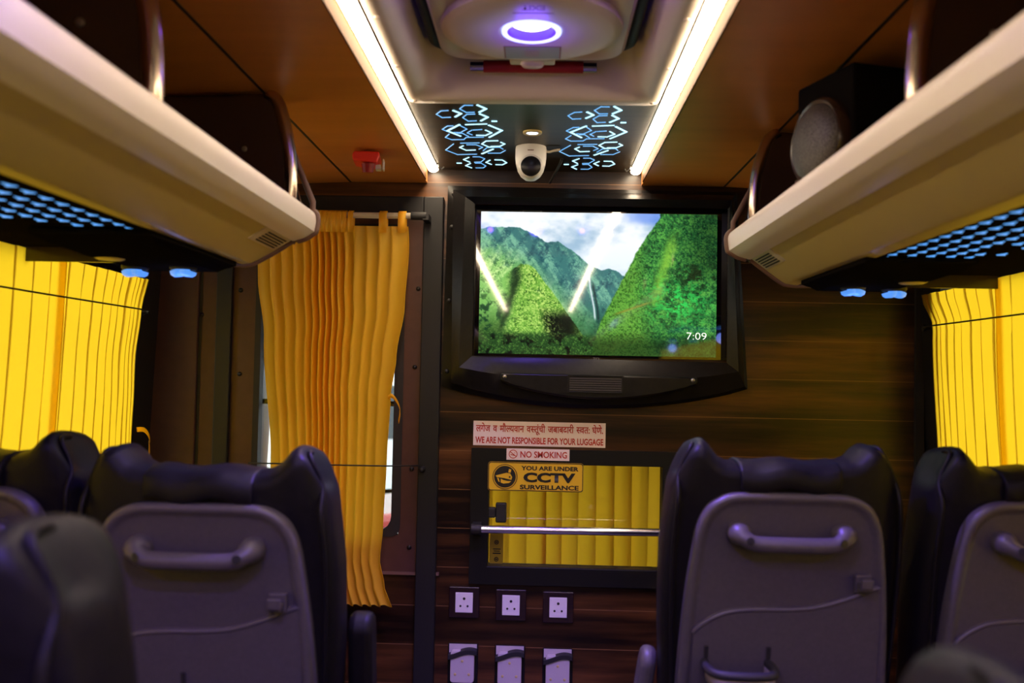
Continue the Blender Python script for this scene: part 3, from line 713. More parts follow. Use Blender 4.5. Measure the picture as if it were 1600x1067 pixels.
    vt = obj('vent', (lambda bm: (slab(bm, -.002, .041, -.003, .0035, ya, yb), bm)[1])(B()), M['ivory'], t, bevel=.0012)
    bm = B()
    for k in range(5):
        s = .004 + k*.0070; slab(bm, s, s+.0036, .0030, .0042, ya+.03, yb-.016)
    obj('slots', bm, M['darkhole'], vt)
    # lamp and air unit under the rack
    return t
profL = [(.461, 1.5873), (.456, 1.570), (.459, 1.5465), (.504, 1.5253), (.596, 1.4763), (.612, 1.4747)]
profR = [(.472, 1.6026), (.463, 1.5872), (.466, 1.5566), (.5165, 1.536), (.604, 1.4796), (.627, 1.4769)]
rack(-1, profL, 1.94, 'left overhead luggage rack, beige front over blue lit triangle pattern', (1.19, 1.865), 1)
rack(1, profR, 2.21, 'right overhead luggage rack, beige front, holding a round speaker', (1.205, 2.115), 2)

def service_unit(side, y0, y1, zt, lamps, label):
    X = lambda a: CX0 + side*a
    t = thing('service_unit', label, 'service unit')
    xa, xb = .610, .812
    bm = B()
    def R(a0, a1, b0, b1, z): return [(X(a0), b0, z), (X(a1), b0, z), (X(a1), b1, z), (X(a0), b1, z)]
    loft(bm, [R(xa, xb, y0, y1, zt), R(xa, xb, y0, y1, zt-.010), R(xa+.015, xb-.004, y0+.05, y1-.012, zt-.017), R(xa+.03, xb-.02, y0+.15, y1-.02, zt-.026)], True, True, True)
    obj('housing', bm, M['unit'], t, bevel=.003)
    for i, (a, y) in enumerate(lamps):
        o = obj('air_vent', lathe(B(), [(.026, .008), (.0265, 0), (.024, -.004), (.021, -.004), (.021, .004)], (X(a), y, zt-.026), 28), M['seal'], t, smooth=40)
        # two tilted blue lit flaps
        for q in (-1, 1):
            mt = Matrix.Rotation(math.radians(14*q), 3, 'Y')
            obj('flap', lathe(B(), [(.0001, .002), (.021, .001), (.0205, -.005), (.015, -.010), (.0001, -.0125)], (X(a)+q*.007, y, zt-.031), 22, mtx=mt @ Matrix.Diagonal((.9, 1, 1))), M['ventblue'], o, smooth=50)
    a, y = lamps[1][0]-.02, y0+.20
    o = obj('reading_lamp', lathe(B(), [(.030, .006), (.030, -.004), (.022, -.008), (.0001, -.008)], (X(a), y, zt-.020), 26), M['beige'], t, smooth=40)
    l = bpy.data.lights.new('vent_glow', 'POINT'); l.energy = .10; l.color = (.2, .3, 1); l.shadow_soft_size = .02
    lo = link(bpy.data.objects.new('vent_glow', l)); lo.location = (X(lamps[0][0]), lamps[0][1], zt-.075)
    return t
service_unit(-1, 1.475, 1.90, 1.4765, [(.687, 1.812), (.790, 1.826)], 'black air and lamp unit with blue lit vents under the left rack')
service_unit(1, 1.695, 2.115, 1.4795, [(.694, 2.016), (.792, 2.044)], 'black air and lamp unit with blue lit vents under the right rack')

# speaker in the right rack
sp_ = thing('loudspeaker', 'black box loudspeaker with round grey grille inside the right luggage rack', 'speaker', (.527, 1.665, 1.5345), math.radians(-73))
# the local -y face is the grille face
obj('cabinet', box(B(), -.085, .085, -.030, .12, .043, .262), M['unit'], sp_, bevel=.006)
obj('foot', box(B(), -.05, .05, .045, .11, -.0155, .044), M['unit'], sp_)
rg = obj('grille_ring', lathe(B(), [(.080, 0), (.080, .014), (.074, .020), (.068, .018), (.068, .0)], (0, -.030, .140), 40, 'y'), M['bracket'], sp_, smooth=50)
obj('grille', lathe(B(), [(.069, .010), (.066, .022), (.045, .030), (.0001, .034)], (0, -.030, .140), 36, 'y'), M['grille_cloth'], rg, smooth=70)

# ------------------------------------------------------------------ television and its surround
su = thing('television_surround', 'black moulded television surround on the wood partition wall', 'television surround')
def outline(tab, n=12): return [tuple(v) for v in catmull(tab, n, True)]
def resample(pts, n):
    P = [Vector(p) for p in pts] + [Vector(pts[0])]
    L = [0]
    for a, b in zip(P, P[1:]): L.append(L[-1] + (b-a).length)
    out = []; j = 0
    for k in range(n):
        s = L[-1]*k/n
        while L[j+1] < s: j += 1
        t = (s-L[j])/max(1e-9, L[j+1]-L[j]); out.append(tuple(P[j].lerp(P[j+1], t)))
    return out
# each loop: 4 sides sampled alike so that corners meet corners
def loop4(tl, tr, br, bl, bow=0, k=14, sideb=0):
    out = []
    for a, b, w, axis in ((tl, tr, 0, 1), (tr, br, sideb, 0), (br, bl, -bow, 1), (bl, tl, -sideb, 0)):
        for i in range(k):
            t = i/k; p = [a[0]+(b[0]-a[0])*t, a[1]+(b[1]-a[1])*t]
            p[axis] += w*(1-(2*t-1)**2)**.9; out.append(tuple(p))
    return out
o0 = loop4((-.2841, 1.8147), (.575, 1.806), (.6116, 1.2244), (-.2899, 1.2159), .062)
o1 = loop4((-.268, 1.803), (.568, 1.797), (.604, 1.232), (-.262, 1.226), .060)
o2 = loop4((-.232, 1.783), (.560, 1.782), (.585, 1.275), (-.240, 1.272), .035)
i0 = loop4((-.208, 1.766), (.5545, 1.762), (.556, 1.296), (-.2075, 1.3015), .002)
i1 = loop4((-.202, 1.760), (.5485, 1.757), (.550, 1.301), (-.2015, 1.3065), 0)
def ring(lp, y): return [(near(x, z, y)[0], y, near(x, z, y)[1]) for x, z in lp]
rings = [ring(o0, 2.7495), ring(o0, 2.728), ring(o1, 2.722), [(near(x, z, 2.690)[0], 2.690, near(x, z, 2.690)[1]) for x, z in o1],
         ring(o2, 2.672), ring(i0, 2.690), ring(i1, 2.694), ring(i1, 2.742)]
obj('shell', loft(B(), rings), M['gloss'], su, smooth=38)
for x, z in ((-.270, 1.69), (-.274, 1.47), (-.276, 1.26), (-.266, 1.79)):
    xx, zz = near(x, z, 2.722); obj('screw', lathe(B(), [(.0001, .005), (.005, .004), (.007, .001), (.007, 0)], (xx, 2.7215, zz), 10, 'y'), M['seal'], su, smooth=60)
# lower fascia with slatted grille
fy = 2.662
top = [near(-.117+.5825*i/12, 1.2590-.0025*i/12, fy) for i in range(13)]
bot = [near(.4655-.5825*i/16, 1.235 - .049*math.sin(PI*i/16)**.8 - .001*i/16, fy) for i in range(17)]
fp = obj('lower_fascia', prism(B(), top+bot, 'y', fy, 2.70), M['gloss'], su, bevel=.005, smooth=40)
for x in (-.103, .452):
    xx, zz = near(x, 1.2475, fy); obj('screw', lathe(B(), [(.0001, .004), (.004, .003), (.006, .0)], (xx, fy, zz), 10, 'y'), M['screw'], fp, smooth=60)
gx0, gz1 = near(.083, 1.2565, fy); gx1, gz0 = near(.248, 1.2040, fy)
gr = obj('grille', (lambda bm: (frame(bm, (gx0, gx1, gz0, gz1), (gx0+.006, gx1-.006, gz0+.004, gz1-.004), 'y', fy-.004, fy+.004), bm)[1])(B()), M['black'], fp, bevel=.001)
bm = B()
for k in range(6):
    z = gz0+.007 + k*(gz1-gz0-.012)/6
    box(bm, gx0+.004, gx1-.004, fy-.0035, fy+.003, z, z+.0030)
obj('slats', bm, M['slat'], gr)
obj('grille_back', box(B(), gx0+.003, gx1-.003, fy-.0006, fy+.001, gz0+.003, gz1-.003), M['darkhole'], gr)

tv = thing('television', 'flat television showing green mountains and the time 7:09', 'television')
ty = 2.738
def tvp(x, z): return near(x, z, ty)
a = tvp(-.2000, 1.3085); b2 = tvp(.5480, 1.7560)
obj('bezel', box(B(), a[0], b2[0], ty, 2.7495, a[1], b2[1]), M['screen_off'], tv)
# the picture on the screen: colours worked out point by point
NX, NY = 440, 264
def vnoise(x, y, seed):
    r = np.random.RandomState(seed); g = r.rand(64, 64)
    xi, yi = np.floor(x).astype(int), np.floor(y).astype(int); fx, fy_ = x-xi, y-yi
    fx, fy_ = fx*fx*(3-2*fx), fy_*fy_*(3-2*fy_)
    G = lambda i, j: g[j % 64, i % 64]
    return (G(xi, yi)*(1-fx)+G(xi+1, yi)*fx)*(1-fy_) + (G(xi, yi+1)*(1-fx)+G(xi+1, yi+1)*fx)*fy_
def fbm(x, y, seed, o=5, g=.5):
    s, a_, t_ = 0, 1, 0
    for k in range(o): s = s + a_*vnoise(x*2**k+13.7*k, y*2**k+7.1*k, seed+k); t_ += a_; a_ *= g
    return s/t_
px = np.linspace(752, 1120, NX)[None, :].repeat(NY, 0); py = np.linspace(331, 560, NY)[:, None].repeat(NX, 1)
pyr = py - (px-752)*.024      # rows follow the slight tilt of the set in the photo
U, V_ = (px-752)/368., (pyr-331)/219.
def ss(a, b, x): t = np.clip((x-a)/(b-a), 0, 1); return t*t*(3-2*t)
def mixc(c, d, t): return c*(1-t[..., None]) + np.array(d)*t[..., None] if not isinstance(d, np.ndarray) or d.ndim == 1 else c*(1-t[..., None]) + d*t[..., None]
C3 = lambda r, g, b: np.array((r, g, b))/255.
def field(c): return np.ones((NY, NX, 3))*c
cl = fbm(px/70, py/42, 3); cl2 = fbm(px/30, py/22, 9)
sky = field(C3(150, 180, 205)); sky = mixc(sky, C3(238, 244, 250), ss(.36, .62, cl*.7+cl2*.3+.10*U))
sky = mixc(sky, C3(90, 130, 225), ss(.60, .78, U+cl2*.15)*ss(.085, .02, V_)*.7)
sky = mixc(sky, C3(215, 232, 246), ss(.18, .42, V_)*.55)
def poly(tab): xs, ys = zip(*tab); return np.interp(px[0], xs, ys)[None, :]
ridge = poly([(752, 359), (765, 355), (790, 354), (806, 354), (818, 357), (840, 368), (856, 377), (865, 376), (873, 374), (888, 385), (905, 396), (922, 412), (940, 419), (955, 416), (968, 421), (985, 432), (1120, 470)]) + 2.2*(fbm(px/7, px*0, 21)-.5)*2
tex = fbm(px/9, py/9, 31, 5, .62); tex2 = fbm(px/2.2, py/2.0, 41, 4, .75); gul = fbm((px+py*.55)/14, (py-px*.35)/46, 51, 5, .6)
gul2 = fbm((px-py*.6)/12, (py+px*.3)/50, 61, 5, .6)
mnt = field(C3(66, 118, 116)); mnt = mixc(mnt, C3(122, 178, 152), ss(.42, .68, gul2*.7+tex2*.3)); mnt = mixc(mnt, C3(34, 74, 88), ss(.52, .34, gul*.5+tex*.3+tex2*.2)*.75)
green = field(C3(128, 186, 100)); green = mixc(green, C3(196, 230, 150), ss(.46, .7, gul*.7+tex2*.3)); green = mixc(green, C3(60, 104, 58), ss(.5, .32, tex*.6+tex2*.4)*.8)
mnt = mixc(mnt, green, ss(70, -20, (px-760) - (pyr-380)*1.05)*ss(362, 420, pyr + 30*(tex-.5)))
img = mixc(sky, mnt, ss(-1, 1, pyr-ridge))
valley = ss(455, 530, pyr)*ss(860, 900, px)
img = mixc(img, field(C3(40, 88, 58))*(.6+.8*tex[..., None]), valley*.75)
# bright spur in front
spur_l = poly([(752, 470), (778, 452), (800, 425), (815, 414), (828, 414), (838, 420), (852, 440), (870, 462), (885, 484), (905, 512), (930, 545), (1120, 600)]) + 5*(tex2-.5)
sp_c = field(C3(118, 172, 70)); sp_c = mixc(sp_c, C3(178, 216, 110), ss(.45, .7, tex2)); sp_c = mixc(sp_c, C3(48, 84, 34), ss(.50, .30, tex2*.6+tex*.4)*.85)
sp_c = mixc(sp_c, C3(22, 40, 30), np.exp(-((px-(806+(pyr-420)*-.05))/9)**2)*ss(470, 425, pyr)*.9)
sp_c = mixc(sp_c, C3(10, 18, 12), ss(478, 502, pyr + 10*(tex-.5))*ss(838, 858, px - (pyr-480)*.25 + 14*(tex-.5))*ss(925, 890, px)*.96)
sp_c = mixc(sp_c, C3(20, 44, 24), ss(455, 500, pyr+14*(tex-.5))*ss(806, 770, px)*.6)
sp_c = mixc(sp_c, green, ss(812, 786, px+6*(tex-.5))*ss(530, 480, pyr)*.85)
sp_c = mixc(sp_c, C3(30, 52, 30), np.exp(-((px-(812+(pyr-430)*-.30+10*(tex-.5)))/6.5)**2)*ss(422, 440, pyr)*ss(545, 500, pyr)*.85)
sp_c = mixc(sp_c, C3(26, 62, 40), ss(.52, .40, tex)*ss(800, 770, px)*ss(455, 490, pyr)*.85)
sp_c = mixc(sp_c, C3(196, 226, 120), ss(.5, .68, tex2)*np.exp(-((px-(832+(pyr-430)*.35))/16)**2)*.7)
img = mixc(img, sp_c, ss(-1.5, 1.5, pyr-spur_l))
fg = field(C3(38, 72, 34)); fg = mixc(fg, C3(86, 128, 58), ss(.5, .72, tex2)); fg = mixc(fg, C3(12, 24, 14), ss(.48, .3, tex))
img = mixc(img, fg, ss(518, 532, pyr + 10*(tex-.5)))
# waterfall
wfx = np.interp(py[:, 0], [425, 450, 470, 485, 505], [921.5, 924, 928, 931, 933])[:, None]
img = mixc(img, C3(225, 236, 240), np.exp(-((px-wfx)/(1.5))**2)*ss(424, 432, py)*ss(506, 498, py)*.9)
img = mixc(img, C3(24, 44, 48), np.exp(-((px-wfx-5)/2.2)**2)*ss(440, 450, py)*ss(510, 500, py)*.7)
# right hand slope
edge = np.interp(py[:, 0], [336, 350, 375, 395, 415, 435, 455, 475, 490, 510, 530, 556], [1032, 1023, 1006, 994, 985, 976, 966, 956, 949, 941, 934, 928])[:, None] + 2.5*(tex-.5)*2
rs = field(C3(44, 106, 56)); rs = mixc(rs, C3(96, 168, 76), ss(.46, .68, tex2*.6+tex*.4)); rs = mixc(rs, C3(18, 52, 32), ss(.50, .33, tex2*.65+tex*.35)*.85)
rs = mixc(rs, C3(136, 190, 70), np.exp(-((px-(1052+(py-370)*-.28+10*(tex-.5)))/9)**2)*ss(350, 385, py)*ss(500, 440, py)*(.4+.8*tex))
lo = mixc(field(C3(112, 168, 66)), C3(58, 108, 36), ss(.54, .36, tex2)); rs = mixc(rs, lo, ss(16, -22, (px-edge-34) - (py-440)*.55 + 18*(tex-.5))*.8)
lf = fbm(px/5.5, py/4, 71, 4, .65)
rs = mixc(rs, field(C3(62, 205, 92))*(.35+.95*lf[..., None]), ss(.47, .60, lf)*np.exp(-((px-1062)/44)**2-((py-472)/34)**2)*1.0)
rs = rs*(1 - .35*(ss(1040, 1110, px)*ss(470, 400, py)*(.5+tex))[..., None])
rs = mixc(rs, C3(34, 40, 22), ss(.55, .38, tex)*np.exp(-((px-1090)/34)**2-((py-430)/22)**2)*.8)
rs = mixc(rs, C3(150, 128, 50), np.exp(-((py-(495-(px-960)*.37))/1.7)**2)*ss(955, 975, px)*ss(1024, 1010, px)*.7)
rs = mixc(rs, C3(24, 40, 18), ss(516, 545, py + 8*(tex-.5))*.6)
img = mixc(img, rs, ss(-1.2, 1.2, px-edge))
img = np.clip(img, 0, 1); img = img*.80 + .20*(img*img*(3-2*img)); lin = np.where(img <= .04045, img/12.92, ((img+.055)/1.055)**2.4)
sx0, sz1 = tvp(-.1828, 1.7385); sx1, sz0 = tvp(.5178, 1.3155)
vx = np.linspace(sx0, sx1, NX)[None, :].repeat(NY, 0); vz = np.linspace(sz1, sz0, NY)[:, None].repeat(NX, 1)
verts = np.stack([vx, np.full_like(vx, ty-.0008), vz], -1).reshape(-1, 3)
idx = np.arange(NX*NY).reshape(NY, NX)
quads = np.stack([idx[:-1, :-1], idx[1:, :-1], idx[1:, 1:], idx[:-1, 1:]], -1).reshape(-1, 4)
me = bpy.data.meshes.new('screen'); me.from_pydata(verts.tolist(), [], quads.tolist()); me.update()
ca = me.color_attributes.new('picture', 'FLOAT_COLOR', 'POINT')
rgba = np.ones((NX*NY, 4), np.float32); rgba[:, :3] = lin.reshape(-1, 3); ca.data.foreach_set('color', rgba.ravel())
m = mat('tv_screen', (.004, .004, .004), .05, coat=1); bb = m.node_tree.nodes['Principled BSDF']
at_ = nd(m, 'ShaderNodeAttribute'); at_.attribute_name = 'picture'
lk(m, at_.outputs['Color'], bb.inputs['Emission Color']); bb.inputs['Emission Strength'].default_value = 1.05
scr = mobj('screen', me, m, tv)
cxx, czz = tvp(.4605, 1.3775)
fit_text(text_mesh('7:09', .03, bold=-.012), cxx, czz, ty-.0016, .058, .0205, scr, M['digits'], 'clock_digits')
cxx, czz = tvp(.168, 1.3055)
fit_text(text_mesh('TCL', .03, bold=.01), cxx, czz, ty-.0006, .022, .0062, tv, M['screw'], 'maker_lettering')
# the same units over the row behind (their blue light falls on the seat backs)
for s_, y0_ in ((-1, .35), (1, .45)):
    zt_ = 1.4765 if s_ < 0 else 1.4795
    service_unit(s_, y0_, y0_+.425, zt_, [(.687, y0_+.337), (.790, y0_+.351)], 'black air and lamp unit under the %s rack over the near seats' % ('left' if s_ < 0 else 'right'))
    l = bpy.data.lights.new('reading_lamp_light', 'SPOT'); l.energy = 14; l.color = (.22, .12, 1); l.spot_size = math.radians(160); l.spot_blend = .7; l.shadow_soft_size = .02
    lo = link(bpy.data.objects.new('reading_lamp_light', l)); lo.location = (CX0 + s_*.77, y0_+.20, zt_-.035)
# added fill lights, not real lamps: tint the gap round the hatch lid violet
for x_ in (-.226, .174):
    l = bpy.data.lights.new('hatch_fill', 'POINT'); l.energy = .22; l.color = (.18, .06, 1); l.shadow_soft_size = .012
    lo = link(bpy.data.objects.new('hatch_fill', l)); lo.location = (x_, 1.45, 1.886)
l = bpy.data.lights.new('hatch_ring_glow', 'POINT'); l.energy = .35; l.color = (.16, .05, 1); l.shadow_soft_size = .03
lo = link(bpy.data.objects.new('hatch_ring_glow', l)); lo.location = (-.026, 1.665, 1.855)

# ------------------------------------------------------------------ stickers on the partition
def plaque(x0, x1, z0, z1, y, r=0): return prism(B(), rrect(x0, x1, z0, z1, r, 4) if r else [(x0, z0), (x1, z0), (x1, z1), (x0, z1)], 'y', y-.0012, y)
# luggage notice, in Devanagari above and English below
sy = 2.7495
nt_ = thing('luggage_notice', 'long pale pink notice in red Hindi and English about luggage', 'notice')
obj('sheet', plaque(-.1925, .1975, 1.0435, 1.1155, sy), M['paper'], nt_)
sy2 = sy-.0020
# half letters: the full letter without its upright
def half(ch, keep):
    me = text_mesh(ch, 1, bold=.02); bm = B(); bm.from_mesh(me)
    w = max(v.co.x for v in bm.verts)
    bmesh.ops.bisect_plane(bm, geom=bm.verts[:]+bm.edges[:]+bm.faces[:], plane_co=(w*keep, 0, 0), plane_no=(1, 0, 0), clear_outer=True)
    bm.to_mesh(me); bm.free(); return me, w*keep
def word_run(tokens):
    """tokens: ('t', text) full clusters or ('h', letter) half letters, set one after another"""
    bm = B(); x = 0
    for k, s in tokens:
        if k == 'sp': x += s; continue
        if k == 'h': me, adv = half(s, .76)
        else:
            me = text_mesh(s, 1, bold=.02); adv = max([v.co.x for v in me.vertices]) if len(me.vertices) else .3
            mn = min(v.co.x for v in me.vertices)
        tmp = B(); tmp.from_mesh(me)
        for v in tmp.verts: v.co.x += x
        m2 = bpy.data.meshes.new('glyph'); tmp.to_mesh(m2); tmp.free(); bm.from_mesh(m2); bpy.data.meshes.remove(m2); bpy.data.meshes.remove(me)
        x += adv - .012
    me = bpy.data.meshes.new('lettering'); bm.to_mesh(me); bm.free(); return me
G = .38
run = [('t', 'लगेज'), ('sp', G), ('t', 'व'), ('sp', G), ('t', 'मौ'), ('h', 'ल'), ('t', 'यवान'), ('sp', G), ('t', 'व'), ('h', 'स'), ('t', 'तूंची'), ('sp', G),
       ('t', 'जबाबदारी'), ('sp', G), ('h', 'स'), ('t', 'वत:'), ('sp', G), ('t', 'घेणे.')]
fit_text(word_run(run), .0025, 1.0935, sy2, .375, .034, nt_, M['redink'], 'hindi_lettering')
fit_text(text_mesh('WE ARE NOT RESPONSIBLE FOR YOUR LUGGAGE', 1, bold=.03), .0025, 1.0595, sy2, .377, .0195, nt_, M['redink'], 'english_lettering')
# no smoking
wy = 2.7325
def atw(x, z): return near(x, z, wy)
a = atw(-.0930, 1.0025); b2 = atw(.0925, 1.0360)
ns = thing('no_smoking_sticker', 'small white and red NO SMOKING sticker on the black window frame', 'sticker')
obj('sheet', plaque(a[0], b2[0], a[1], b2[1], wy), M['paper'], ns)
c_ = atw(-.0735, 1.0195); yy = wy-.002
bm = B()
loft(bm, [[(c_[0]+r*math.cos(2*PI*k/32), yy, c_[1]+r*math.sin(2*PI*k/32)) for k in range(32)] for r in (.0128, .0107)])
mt = Matrix.Translation((c_[0], yy, c_[1])) @ Matrix.Rotation(math.radians(38), 4, 'Y')
box(bm, -.0110, .0110, -.0001, .0001, -.0011, .0011, mt)
box(bm, -.0075, .0045, -.0001, .0001, -.0030, -.0008, Matrix.Translation((c_[0], yy, c_[1]-.001)) @ Matrix.Rotation(math.radians(12), 4, 'Y'))
tube(bm, [(c_[0]+.004, yy, c_[1]+.001), (c_[0]+.0055, yy, c_[1]+.004), (c_[0]+.003, yy, c_[1]+.006)], .0006, 5)
obj('no_smoking_symbol', bm, M['redink'], ns)
tx = atw(.0165, 1.0192); fit_text(text_mesh('NO SMOKING', 1, bold=.018), tx[0], tx[1], yy, .1365, .0190, ns, M['redink'], 'lettering')
# cctv sign
cs = thing('cctv_sign', 'yellow CCTV surveillance sign on the small partition window', 'sign')
a = atw(-.1465, .9110); b2 = atw(.1345, .9960)
obj('sheet', plaque(a[0], b2[0], a[1], b2[1], wy, .008), M['yellow'], cs)
bm = B(); ring_plate(bm, rrect(a[0]+.0008, b2[0]-.0008, a[1]+.0008, b2[1]-.0008, .007), rrect(a[0]+.003, b2[0]-.003, a[1]+.003, b2[1]-.003, .006), yy, yy+.0006)
obj('border', bm, M['blackink'], cs)
for s, x, z, w_, h_ in (('YOU ARE UNDER', .0355, .9790, .168, .0130), ('CCTV', .0345, .9520, .152, .0290), ('SURVEILLANCE', .0345, .9235, .172, .0135)):
    q = atw(x, z); fit_text(text_mesh(s, 1, bold=.05 if s == 'CCTV' else .035), q[0], q[1], yy, w_, h_, cs, M['blackink'], 'lettering')
q = atw(-.0965, .9525); ex, ez = q
bm = B()
loft(bm, [[(ex+r*math.cos(2*PI*k/40), yy, ez+r*math.sin(2*PI*k/40)) for k in range(40)] for r in (.0365, .0345)])
prism(bm, [(ex+.0318*math.cos(2*PI*k/40), ez+.0318*math.sin(2*PI*k/40)) for k in range(40)], 'y', yy, yy+.0004)
em = obj('emblem', bm, M['blackink'], cs)
bm = B(); y3 = yy-.0004
prism(bm, [(ex-.0275, ez+.003), (ex+.004, ez+.0115), (ex+.015, ez+.010), (ex+.0215, ez-.001), (ex+.019, ez-.009), (ex-.002, ez-.004), (ex-.024, ez-.0015)], 'y', y3, y3+.0003)
prism(bm, [(ex-.023, ez-.003), (ex-.018, ez-.005), (ex-.015, ez-.016), (ex-.019, ez-.014)], 'y', y3, y3+.0003)
prism(bm, [(ex-.012, ez-.006), (ex-.004, ez-.010), (ex+.006, ez-.012), (ex+.019, ez-.013), (ex+.012, ez-.018), (ex-.004, ez-.020), (ex-.012, ez-.017)], 'y', y3, y3+.0003)
prism(bm, [(ex+.0095, ez+.013), (ex+.0165, ez+.012), (ex+.0185, ez+.021), (ex+.0115, ez+.023)], 'y', y3, y3+.0003)
e2 = obj('camera_drawing', bm, M['yellow'], em)
obj('lens_dot', prism(B(), [(ex+.014+.0026*math.cos(2*PI*k/14), ez-.0006+.0026*math.sin(2*PI*k/14)) for k in range(14)], 'y', y3-.0004, y3-.0001), M['blackink'], e2)
# warning tag behind the glass
tg = thing('warning_tag', 'small yellow tag with black marks hanging behind small window', 'tag')
q0 = (-.130, .705); bm = B(); prism(bm, rrect(-.138, -.098, .695, .80, .004), 'y', 2.7653, 2.7662)
obj('sheet', bm, M['yellow'], tg)
bm = B()
for x, z, w_, h_ in ((-.118, .757, .010, .0085), (-.117, .737, .016, .0030), (-.117, .731, .013, .0025), (-.117, .7245, .017, .0035), (-.118, .707, .009, .0085)):
    if h_ > .005: loft(bm, [[(x+r*math.cos(2*PI*k/16), 2.7650, z+r*math.sin(2*PI*k/16)) for k in range(16)] for r in (h_*.8, h_*.5)]); box(bm, x-.003, x+.003, 2.7648, 2.7652, z-.002, z+.002)
    else: box(bm, x-w_*.7, x+w_*.7, 2.7648, 2.7652, z-h_/2, z+h_/2)
obj('marks', bm, M['blackink'], tg)

# grab rail
gb = thing('grab_rail', 'chrome grab rail across the small partition window', 'grab rail')
ry = 2.685; xa, za = near(-.178, .7965, ry); xb, zb = near(.62, .8015, ry)
obj('bar', tube(B(), [(xa, ry, za), (xb, ry, zb)], .0115, 18), M['chrome'], gb, smooth=60)
for x, z in ((xa, za), (xb, zb)):
    bm = B(); lathe(bm, [(.0155, 0), (.0155, .03)], (x-.015 if x < 0 else x-.012, ry, z), 18, 'x'); box(bm, x-.014, x+.012, ry, 2.735 if x < .3 else 2.75, z-.014, z+.014)
    obj('end_mount', bm, M['seal'], gb, bevel=.002, smooth=50)

# sockets and phone holders
sock = None
def put(src, loc, label, group=None):
    r = src.copy(); link(r); r.location = loc; r['label'] = label
    for ch in list(src.children):
        c = ch.copy(); link(c); c.parent = r
        for g in ch.children:
            d = g.copy(); link(d); d.parent = c
    return r
def make_socket(loc, label):
    t = thing('power_socket', label, 'socket', loc, 0, 'power sockets in a row')
    obj('plate', prism(B(), rrect(-.045, .045, -.045, .045, .003), 'y', -.010, 0), M['plate'], t, bevel=.0025)
    ins = obj('insert', box(B(), -.0255, .0255, -.0125, -.009, -.029, .029), M['socket'], t, bevel=.001)
    for x, z, r in ((0, .0115, .0040), (-.0105, -.010, .0032), (.0105, -.010, .0032)):
        obj('pin_hole', disc(B(), (x, -.0123, z), r, 'y', 14, .0008), M['darkhole'], ins)
    return t
s1 = make_socket((-.2085, 2.7495, .5843), 'leftmost of the three white power sockets on the partition')
put(s1, (-.0712, 2.7495, .5800), 'middle of the three white power sockets on the partition')
put(s1, (.0668, 2.7495, .5770), 'rightmost of the three white power sockets on the partition')
def make_holder(loc, label):
    t = thing('phone_holder', label, 'holder', loc, 0, 'phone holders in a row')
    obj('back', prism(B(), rrect(-.044, .044, -.10, .052, .004), 'y', -.006, 0), M['black'], t, bevel=.001)
    obj('back_label', box(B(), -.0405, .0405, -.0072, -.0055, .020, .0505), M['frost'], t)
    pk = obj('pocket', prism(B(), rrect(-.0345, .0345, -.055, .036, .009), 'y', -.030, -.008), M['frost'], t, bevel=.002)
    # black wave-topped rim
    pts = [(-.042+.084*i/16, .0335 + .0085*math.sin((i/16-.35)*PI*1.25)) for i in range(17)]
    lower = [(x, z-.0135) for x, z in pts[::-1]]
    obj('wave_rim', prism(B(), pts+lower, 'y', -.034, -.006), M['seal'], t, bevel=.001)
    for x, z in ((0, .008), (-.020, -.030), (.020, -.030)):
        obj('stud', lathe(B(), [(.0001, .002), (.004, .001), (.004, 0)], (x, -.030, z), 10, 'y'), M['beige'], pk, smooth=60)
    return t
h1 = make_holder((-.2090, 2.7495, .4125), 'leftmost of three frosted phone holders below the sockets')
put(h1, (-.0715, 2.7495, .4105), 'middle of three frosted phone holders below the sockets')
put(h1, (.0680, 2.7495, .4055), 'rightmost of three frosted phone holders below the sockets')

